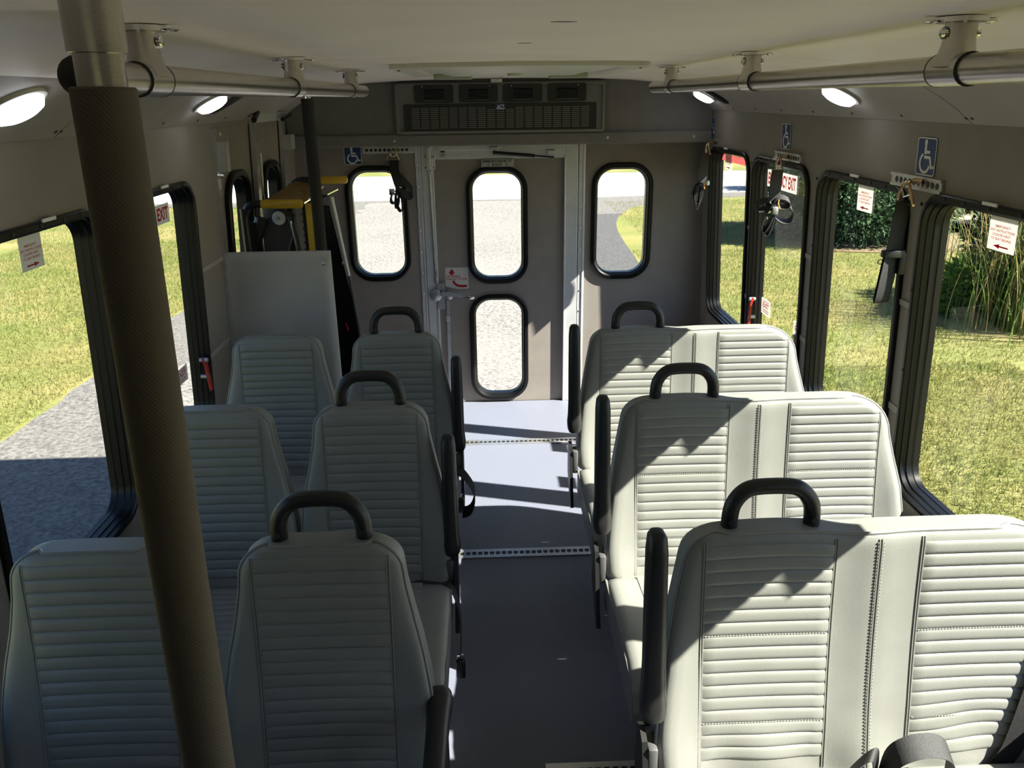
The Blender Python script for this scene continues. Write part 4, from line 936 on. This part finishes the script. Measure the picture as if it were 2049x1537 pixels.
def cushion_mesh(w0, w1, y0, y1):
    """seat pad: x w0..w1, front edge y0 (towards the camera), rear y1"""
    mb = MB(); prof = [(y1, 0.30), (y1, 0.385), (y1-0.012, 0.402), (y1-0.04, 0.408)]+[(y1-0.04-(y1-0.04-(y0+0.07))*q, 0.408+0.010*math.sin(PI*q)) for q in np.linspace(0, 1, 14)[1:]]+[(y0+0.045, 0.402), (y0+0.022, 0.388), (y0+0.008, 0.365), (y0, 0.335), (y0+0.004, 0.30), (y0+0.02, 0.28)]
    xs = [(0, 1), (0.006, 0.55), (0.016, 0.25), (0.03, 0.0)]; W_ = w1-w0; cols = [w0+d for d, _ in xs]+list(np.linspace(w0+0.06, w1-0.06, 8))+[w1-d for d, _ in xs[::-1]]
    drop = [q for _, q in xs]+[0]*8+[q for _, q in xs[::-1]]
    P = [[(x, y, z-0.018*dr*(1 if z > 0.37 else 0)) for x, dr in zip(cols, drop)] for y, z in prof]
    mb.grid(P)
    for j in (0, -1):
        mb.add([r[j] for r in P], [tuple(range(len(P)))])
    mb.add([P[0][0], P[0][-1], P[-1][-1], P[-1][0]], [(0, 1, 2, 3)])
    return mb
def cush_ribs(xa, xb, y0, y1):
    mb = MB(); P = []; n = int((y1-y0)/RIBP); prof = [0, 0.06, 0.2, 0.5, 0.8, 0.94]
    for i in range(n*6+1):
        k, j = divmod(i, 6); y = y1-(k+prof[j])*RIBP; q = (y1-y)/(y1-y0); h = 0.0034*(1-abs(2*prof[j]-1)**4)
        P.append([(x, y, 0.4085+0.010*math.sin(PI*min(1, q))+(h if 0 < c < 8 else -0.001)) for c, x in enumerate(np.linspace(xa, xb, 9))])
    return mb.grid(P)
def handle_mesh():
    z0, zt = ZT-0.03, 1.044
    pts = smooth_path([(-0.087, 0.0, z0), (-0.086, 0.0, ZT+0.030), (-0.078, 0.002, ZT+0.058), (-0.058, 0.004, ZT+0.080), (-0.030, 0.005, zt-0.001), (0.030, 0.005, zt-0.001), (0.058, 0.004, ZT+0.080), (0.078, 0.002, ZT+0.058), (0.086, 0.0, ZT+0.030), (0.087, 0.0, z0)], 6)
    return MB().tube(pts, 0.0172, 14)
def arm_mesh(zlo, zhi, lean=0.12):
    mb = MB(); loops = []
    L_ = zhi-zlo
    for q, sy, sx in ((0.0, 0.45, 0.55), (0.012, 0.8, 0.85), (0.04, 1.0, 1.05), (0.10, 1.0, 1.12), (0.17, 0.92, 1.0), (0.3, 0.9, 0.92), (0.6, 0.92, 0.90), (0.9, 0.90, 0.85), (0.97, 0.80, 0.75), (0.992, 0.6, 0.55), (1.0, 0.3, 0.3)):
        z = zlo+q*L_; y = lean*(z-zhi)
        loops.append([Vector((0.0255*sx*math.copysign(abs(math.cos(a))**0.7, math.cos(a)), y+0.030*sy*math.copysign(abs(math.sin(a))**0.7, math.sin(a)), z)) for a in [2*PI*k/18 for k in range(18)]])
    return mb.loft(loops, cap0=True, cap1=True)
def belt(root, pts, wv, label=None, tongue=None):
    b = MB().ribbon(smooth_path(pts, 6), wv, 0.0022).mesh('seat_belt', 'webbing', (0, 0, 0)); o = child(root, 'seat_belt', b)
    if tongue:
        c = Vector(tongue); me = MB().box(c.x-0.014, c.x+0.014, c.y-0.012, c.y+0.012, c.z-0.03, c.z+0.03, 0.004).mesh('buckle', 'black_plastic', (0, 0, 0)); bo = child(root, 'buckle', me, o)
        me = MB().box(c.x-0.010, c.x+0.010, c.y-0.003, c.y+0.003, c.z+0.028, c.z+0.05, 0.001).mesh('buckle_tongue', 'chrome', (0, 0, 0)); child(root, 'buckle_tongue', me, o)
    return o
GROUPS = {'single': 'grey seats on the left of the aisle', 'double': 'grey bench seats on the right of the aisle'}
def hinge_cover(x):
    lp = [(-0.06, 0.505), (-0.085, 0.52), (-0.12, 0.505), (-0.14, 0.45), (-0.165, 0.36), (-0.20, 0.285), (-0.185, 0.275), (-0.12, 0.32), (-0.06, 0.38)]
    mb = MB(); return mb.loft([[Vector((x+d, y, z)) for y, z in lp] for d in (-0.006, 0.006)], cap0=True, cap1=True)
def seat(kind, x, yt, label, handle=True, arm=None, s_arm=1):
    root = thing('bus_seat' if kind == 'single' else 'bench_seat', label, 'seat', (x, yt, 0), GROUPS[kind])
    bk = child(root, 'backrest', cached((kind, 'back'), lambda: back_shell(kind), 'backrest', 'vinyl', ang=60))
    child(root, 'piping', cached((kind, 'pipe'), lambda: piping(kind), 'piping', 'vinyl'), bk)
    pans = [(-0.137, 0.137)] if kind == 'single' else [(-0.362, -0.090), (0.092, 0.366)]
    for i, (xa, xb) in enumerate(pans):
        child(root, 'ribbed_panel', cached((kind, 'rib', i), lambda: ribbed(kind, xa, xb), 'ribbed_panel', 'vinyl', fixn=False, ang=50), bk)
        for xs in (xa, xb):
            for d in (-0.0026, 0.0026):
                child(root, 'seam', cached((kind, 'seam', round(xs+d, 4)), lambda: seam(kind, xs+d), 'seam', 'vinyl'), bk)
        o = child(root, 'rib_stitching', cached((kind, 'rst', i), lambda: rib_stitches(kind, xa, xb), 'rib_stitching', 'thread', smooth=False), bk); o['kind'] = 'stuff'
    if kind == 'double':
        for d in (-0.003, 0.003):
            child(root, 'seam', cached((kind, 'seam', d), lambda: seam(kind, d), 'seam', 'vinyl'), bk)
            o = child(root, 'stitching', cached((kind, 'st', d), lambda: stitches(kind, d*2.1), 'stitching', 'thread', smooth=False), bk); o['kind'] = 'stuff'
    # cushions
    cw = [(-0.222, 0.222)] if kind == 'single' else [(-0.455, 0.458)]
    for i, (a, b) in enumerate(cw):
        cu = child(root, 'seat_cushion', cached((kind, 'cush'), lambda: cushion_mesh(a, b, -0.62, -0.125), 'seat_cushion', 'vinyl', ang=60)); cu.location.z = 0.020
        for j, (xa, xb) in enumerate(pans):
            child(root, 'ribbed_panel', cached((kind, 'crib', j), lambda: cush_ribs(xa, xb, -0.50, -0.14), 'ribbed_panel', 'vinyl', fixn=False, ang=50), cu)
        for e_, xe in enumerate((a+0.001, b-0.001)):
            child(root, 'piping', cached((kind, 'cpipe', e_), lambda: MB().tube([(xe, -0.13, 0.392), (xe, -0.5, 0.394), (xe, -0.575, 0.385), (xe, -0.605, 0.355), (xe, -0.617, 0.31)], 0.0042, 6), 'piping', 'vinyl_seam'), cu)
    # frame and legs
    W_ = 0.20 if kind == 'single' else 0.43
    child(root, 'seat_frame', cached((kind, 'frame'), lambda: MB().box(-W_, W_, -0.56, -0.52, 0.245, 0.285, 0.004).box(-W_, W_, -0.18, -0.14, 0.245, 0.305, 0.004).box(-W_, -W_+0.03, -0.55, -0.15, 0.25, 0.285, 0.004).box(W_-0.03, W_, -0.55, -0.15, 0.25, 0.285, 0.004), 'seat_frame', 'black_plastic', smooth=False))
    for s in (-1, 1):
        xl = s*W_*0.62
        child(root, 'leg', cached((kind, 'leg', s), lambda: MB().box(xl-0.018, xl+0.018, -0.40, -0.30, 0.012, 0.255, 0.004).box(xl-0.03, xl+0.03, -0.55, -0.15, 0.0, 0.014, 0.004), 'leg', 'black_plastic', smooth=False))
        xb = s*(0.19 if kind == 'single' else 0.42)
        child(root, 'back_bracket', cached((kind, 'brk', s), lambda: MB().box(xb-0.008, xb+0.008, -0.125, -0.085, 0.26, 0.47, 0.004), 'back_bracket', 'seat_cover_grey', smooth=False))
    if handle:
        hx = 0.0 if kind == 'single' else -0.215
        me = cached(('handle',), handle_mesh, 'grab_handle', 'black_plastic'); h = child(root, 'grab_handle', me); h.location = (hx, 0.0, 0)
        sm = cached(('hscrew',), lambda: MB().lathe((-0.0865, -0.0165, ZT+0.018), (0, -1, 0), [(0.006, 0), (0.006, 0.002), (0.003, 0.002)], 10).lathe((0.0865, -0.0165, ZT+0.018), (0, -1, 0), [(0.006, 0), (0.006, 0.002), (0.003, 0.002)], 10), 'handle_screw', 'dark_ink')
        child(root, 'handle_screw', sm, h)
    if arm:
        ax = (0.226 if kind == 'single' else -0.470)
        if arm == 'up':
            zlo, zhi = (0.50, 0.875) if kind == 'single' else (0.575, 0.995)
            me = cached((kind, 'arm'), lambda: arm_mesh(zlo, zhi), 'armrest', 'black_plastic'); a = child(root, 'armrest', me); a.location = (ax, -0.055 if kind == 'single' else -0.075, 0)
        else:
            mb = arm_mesh(0.0, 0.40, 0.0); mb.v = [(v[0], -v[2], 0.595+v[1]) for v in map(Vector, mb.v)]
            a = child(root, 'armrest', mb.mesh('armrest', 'black_plastic', (0, 0, 0))); a.location = (ax+0.004, -0.05, 0)
        hx = ax+(0.012 if kind == 'single' else -0.012); sg_ = -1 if kind == 'single' else 1
        hc = child(root, 'hinge_cover', cached((kind, 'hinge'), lambda: hinge_cover(hx), 'hinge_cover', 'black_plastic'))
        child(root, 'hinge_block', cached((kind, 'hblock'), lambda: MB().box(min(hx+sg_*0.006, hx+sg_*0.028), max(hx+sg_*0.006, hx+sg_*0.028), -0.135, -0.075, 0.40, 0.495, 0.006), 'hinge_block', 'seat_cover_grey'), hc)
        child(root, 'hinge_bolt', cached((kind, 'hbolt'), lambda: MB().lathe((hx-s_arm*0.0, -0.085, 0.44), (1 if kind == 'double' else -1, 0, 0), [(0.024, 0.026), (0.024, 0.034), (0.016, 0.036), (0.016, 0.044)], 14), 'hinge_bolt', 'chrome'), hc)
    return root
Y1, Y2, Y3 = 1.44, 2.195, 2.95
XW, XA = -0.902, -0.446
rows = ((Y1, 'front'), (Y2, 'middle'), (Y3, 'rear'))
LAB = {('w', Y1): 'grey ribbed window seat at the bottom left corner, crossed by the padded pole',
       ('a', Y1): 'grey ribbed aisle seat in the left foreground with grab handle and lowered armrest',
       ('w', Y2): 'shaded window seat of the middle left row, partly behind the padded pole',
       ('a', Y2): 'aisle seat of the middle left row with grab handle and raised armrest',
       ('w', Y3): 'window seat of the rear left row in front of the grey panel',
       ('a', Y3): 'aisle seat of the rear left row nearest the rear door'}
for y, nm in rows:
    seat('single', XW, y, LAB[('w', y)], handle=False)
    s_ = seat('single', XA, y, LAB[('a', y)], handle=True, arm='down' if y == Y1 else 'up')
    if y == Y2:
        belt(s_, [(0.06, -0.11, 0.43), (0.16, -0.125, 0.435), (0.222, -0.15, 0.42), (0.245, -0.19, 0.36), (0.25, -0.22, 0.29), (0.246, -0.235, 0.25)], (0.0, 0.018, 0.012), tongue=(0.246, -0.24, 0.19))
    if y == Y3:
        belt(s_, [(0.15, -0.12, 0.42), (0.215, -0.14, 0.435), (0.26, -0.17, 0.405), (0.285, -0.19, 0.355), (0.27, -0.21, 0.30), (0.235, -0.20, 0.275)], (0.0, 0.016, 0.016), tongue=(0.228, -0.2, 0.31))
XR = 0.702
b1 = seat('double', XR, Y1, 'largest pale bench seat in the right foreground, half in sunlight', arm='up')
b2 = seat('double', XR, Y2, 'pale bench seat in the middle right row', arm='up')
b3 = seat('double', XR, Y3, 'pale bench seat of the rear right row before the rear door', arm='up')
# belts on the front right bench
belt(b1, [(-0.11, -0.21, 0.44), (-0.065, -0.21, 0.510), (-0.030, -0.205, 0.534), (-0.018, -0.20, 0.50), (-0.01, -0.19, 0.44)], (0.012, 0.014, 0.004))
belt(b1, [(0.0, -0.20, 0.43), (0.004, -0.212, 0.525), (0.045, -0.216, 0.560), (0.10, -0.212, 0.556), (0.135, -0.206, 0.515), (0.145, -0.20, 0.43)], (0.0, 0.020, 0.013))
BD = Back('double')
belt(b1, [(x, BD.y(x, z)-0.010, z) for x, z in ((0.30, 0.425), (0.322, 0.46), (0.342, 0.53), (0.364, 0.61), (0.392, 0.70), (0.41, 0.75))], (0.025, 0.0, -0.007))

# ================================================================== OUTSIDE
GZ = -0.8
def ground_poly(name, pts, z, mt, **kw):
    mb = MB(); N = len(pts)
    mb.add([(x, y, z) for x, y in pts]+[(x, y, z-0.05) for x, y in pts], [tuple(range(N)), tuple(range(N, 2*N))[::-1]]+[(i, (i+1) % N, (i+1) % N+N, i+N) for i in range(N)])
    return mb.build(name, mt, smooth=False, **kw)
ground_poly('ground', [(-70, -40), (70, -40), (70, 110), (-70, 110)], GZ-0.01, 'grass_ground', kind='structure')
def wavy(p, q, n, amp):
    return [(p[0]+(q[0]-p[0])*i/n+rng.normal()*amp, p[1]+(q[1]-p[1])*i/n+rng.normal()*amp*0.3) for i in range(n+1)]
drive_l = wavy((-4.12, -12), (-4.08, 19), 90, 0.03)
curve_r = [(1.9, -12), (1.92, 0)]+[(q.x, q.y) for q in smooth_path([(1.95, 8, 0), (2.2, 11, 0), (2.42, 13, 0), (2.52, 15, 0), (2.70, 17, 0), (3.1, 18.7, 0), (3.9, 20.2, 0), (6.0, 21.4, 0), (10, 22.3, 0)], 8)]+[(40, 24)]
ground_poly('driveway', [(x, y) for x, y in drive_l]+[(-6.5, 21), (-12, 22), (-40, 23), (-40, 29), (40, 29.5)]+curve_r[::-1], GZ, 'gravel', kind='structure')
ground_poly('parking_apron', wavy((-3.3, 6.3), (-3.2, 21.5), 40, 0.1)+[(1.7, 21.5), (1.9, 17), (1.45, 9), (1.3, 6.3)], GZ+0.003, 'pale_gravel', kind='structure')
ground_poly('driveway_edge', [(1.35, -12), (1.35, 9), (1.5, 14), (1.8, 17), (2.4, 18.7), (3.1, 18.7)]+[q for q in curve_r if q[1] < 18.6][::-1], GZ+0.004, 'asphalt', kind='structure')
ground_poly('street', [(-40, 22.9), (2.0, 21.8), (9, 22.9), (40, 24.4), (40, 29.3), (-40, 28.8)], GZ+0.006, 'road', kind='structure')
ground_poly('planting_bed', [(5.8, 13.6), (7.4, 13.2), (9.2, 13.9), (10, 16), (9, 18), (6.6, 17.6), (5.6, 15.6)], GZ+0.004, 'mulch', kind='structure')
ground_poly('soil_bed', [(9.0, 13.5), (12.5, 13.0), (15, 18), (12, 21), (9.4, 19)], GZ+0.004, 'tan_soil', kind='structure')
# lawn blades (nobody could count them)
def blades(name, n, regions, hmin, hmax, wd, mt, **kw):
    V, F_ = [], []
    for (x0, x1, y0, y1, share) in regions:
        k = int(n*share); xs = rng.uniform(x0, x1, k); ys = rng.uniform(y0, y1, k); hs = rng.uniform(hmin, hmax, k); an = rng.uniform(0, 2*PI, k); ln = rng.normal(0, 0.02, (k, 2))
        for x, y, h, a, q in zip(xs, ys, hs, an, ln):
            if math.hypot(x-6.4, y-9.1) < 1.15 or math.hypot(x-7.1, y-15.3) < 2.0: continue
            b = len(V); c, s = math.cos(a)*wd, math.sin(a)*wd
            V += [(x-c, y-s, GZ-0.01), (x+c, y+s, GZ-0.01), (x+q[0], y+q[1], GZ+h)]; F_.append((b, b+1, b+2))
    me = bpy.data.meshes.new(name); me.from_pydata(V, [], F_); me.materials.append(MATS[mt]); me.update()
    return link(name, me, None, (0, 0, 0), **kw)
blades('lawn_grass', 200000, [(2.0, 5.2, 2.0, 7.5, 0.27), (2.5, 8, 7.5, 14, 0.18), (3.0, 9, 14, 21, 0.09), (-9, -4.15, 5, 16, 0.32), (-16, -4.6, 16, 21.5, 0.14)], 0.015, 0.05, 0.004, 'blade_green', kind='stuff', label='short sunlit lawn grass on both sides of the driveway', category='grass')
# leafy bushes
def leaf_cloud(mb, c, r, n, size, squash=(1, 1, 1), lobes=9):
    c = np.array(c); cs = [c+np.array(squash)*r*0.55*q/np.linalg.norm(q)*rng.uniform(0.6, 1.1) for q in rng.normal(0, 1, (lobes, 3))]+[c]
    for i in range(n):
        o = cs[rng.integers(len(cs))]; d = rng.normal(0, 1, 3); d /= np.linalg.norm(d)
        p_ = o+d*np.array(squash)*r*0.55*rng.uniform(0.72, 1.05)
        if p_[2] < GZ: continue
        u = rng.normal(0, 1, 3); u /= np.linalg.norm(u); v = np.cross(u, d); v /= (np.linalg.norm(v)+1e-6); s = size*rng.uniform(0.6, 1.4)
        u = d*0.8+u*0.5
        b = len(mb.v); mb.v += [tuple(p_-v*s*0.32), tuple(p_+v*s*0.32), tuple(p_+u*s*1.3)]; mb.f.append((b, b+1, b+2))
def bush(name, label, c, r, n, size, mt, squash=(1, 1, 1), lobes=9):
    t = thing(name, label, 'bush', (c[0], c[1], GZ))
    mb = MB(); leaf_cloud(mb, c, r, n, size, squash, lobes); mb.build('foliage', mt, t, smooth=False, fixn=False, kind='stuff')
    st_ = MB()
    for k in range(7):
        a = 2*PI*k/7; st_.tube([(c[0], c[1], GZ-0.05), (c[0]+0.25*r*math.cos(a), c[1]+0.25*r*math.sin(a), c[2]), (c[0]+0.6*r*math.cos(a), c[1]+0.6*r*math.sin(a), c[2]+0.3*r)], [0.04, 0.03, 0.01], 6)
    st_.build('stems', 'mulch', t)
    return t
bush('evergreen_bush', 'dense dark evergreen bush seen through the third right window from the rear', (7.05, 15.2, 0.25), 1.75, 75000, 0.065, 'juniper', (1, 1, 0.85), 40)
bush('dark_shrub', 'low dark shrub on bare soil beyond the tall grass', (10.6, 15.6, -0.2), 1.15, 7000, 0.11, 'dark_leaf', (1.2, 1, 0.7))
bush('leafy_shrub', 'light green leafy shrub at the foot of the tall grass', (5.95, 9.3, -0.5), 0.55, 5000, 0.07, 'green_leaf', (1, 1.2, 0.8))
bush('dark_shrub', 'dark shrub tucked behind the tall dry grass at the right edge', (6.75, 9.3, -0.15), 0.95, 9000, 0.09, 'dark_leaf', (0.8, 1.2, 0.9))
bush('distant_shrub', 'small distant shrub by the street behind the looped strap', (8.3, 23.2, -0.4), 0.7, 2500, 0.12, 'dark_leaf')
# tall ornamental grass
t = thing('tall_grass', 'clump of tall dry ornamental grass by the nearest right window', 'tall grass', (6.3, 9.0, GZ))
def grass_clump(mb, cx, cy, n, hmin, hmax, spread, wd, arch):
    for i in range(n):
        x, y = cx+rng.normal()*spread, cy+rng.normal()*spread*1.3; h = rng.uniform(hmin, hmax); a = rng.uniform(0, 2*PI); k = rng.uniform(0.1, 1)*arch
        pts = [Vector((x+math.cos(a)*k*h*q*q, y+math.sin(a)*k*h*q*q, GZ+h*(q-0.28*k*q**3))) for q in np.linspace(0, 1, 6)]
        b = len(mb.v); sd_ = Vector((-math.sin(a), math.cos(a), 0))
        for j, p_ in enumerate(pts):
            w_ = wd*(1-0.85*j/5); mb.v += [tuple(p_-sd_*w_), tuple(p_+sd_*w_)]
        for j in range(5): mb.f.append((b+2*j, b+2*j+1, b+2*j+3, b+2*j+2))
mb = MB(); grass_clump(mb, 6.35, 8.9, 520, 1.0, 2.0, 0.32, 0.009, 0.45); mb.build('dry_blades', 'dry_blade', t, smooth=False, fixn=False, kind='stuff')
mb = MB(); grass_clump(mb, 6.2, 9.0, 420, 0.5, 1.5, 0.38, 0.008, 0.9); mb.build('green_blades', 'green_leaf', t, smooth=False, fixn=False, kind='stuff')
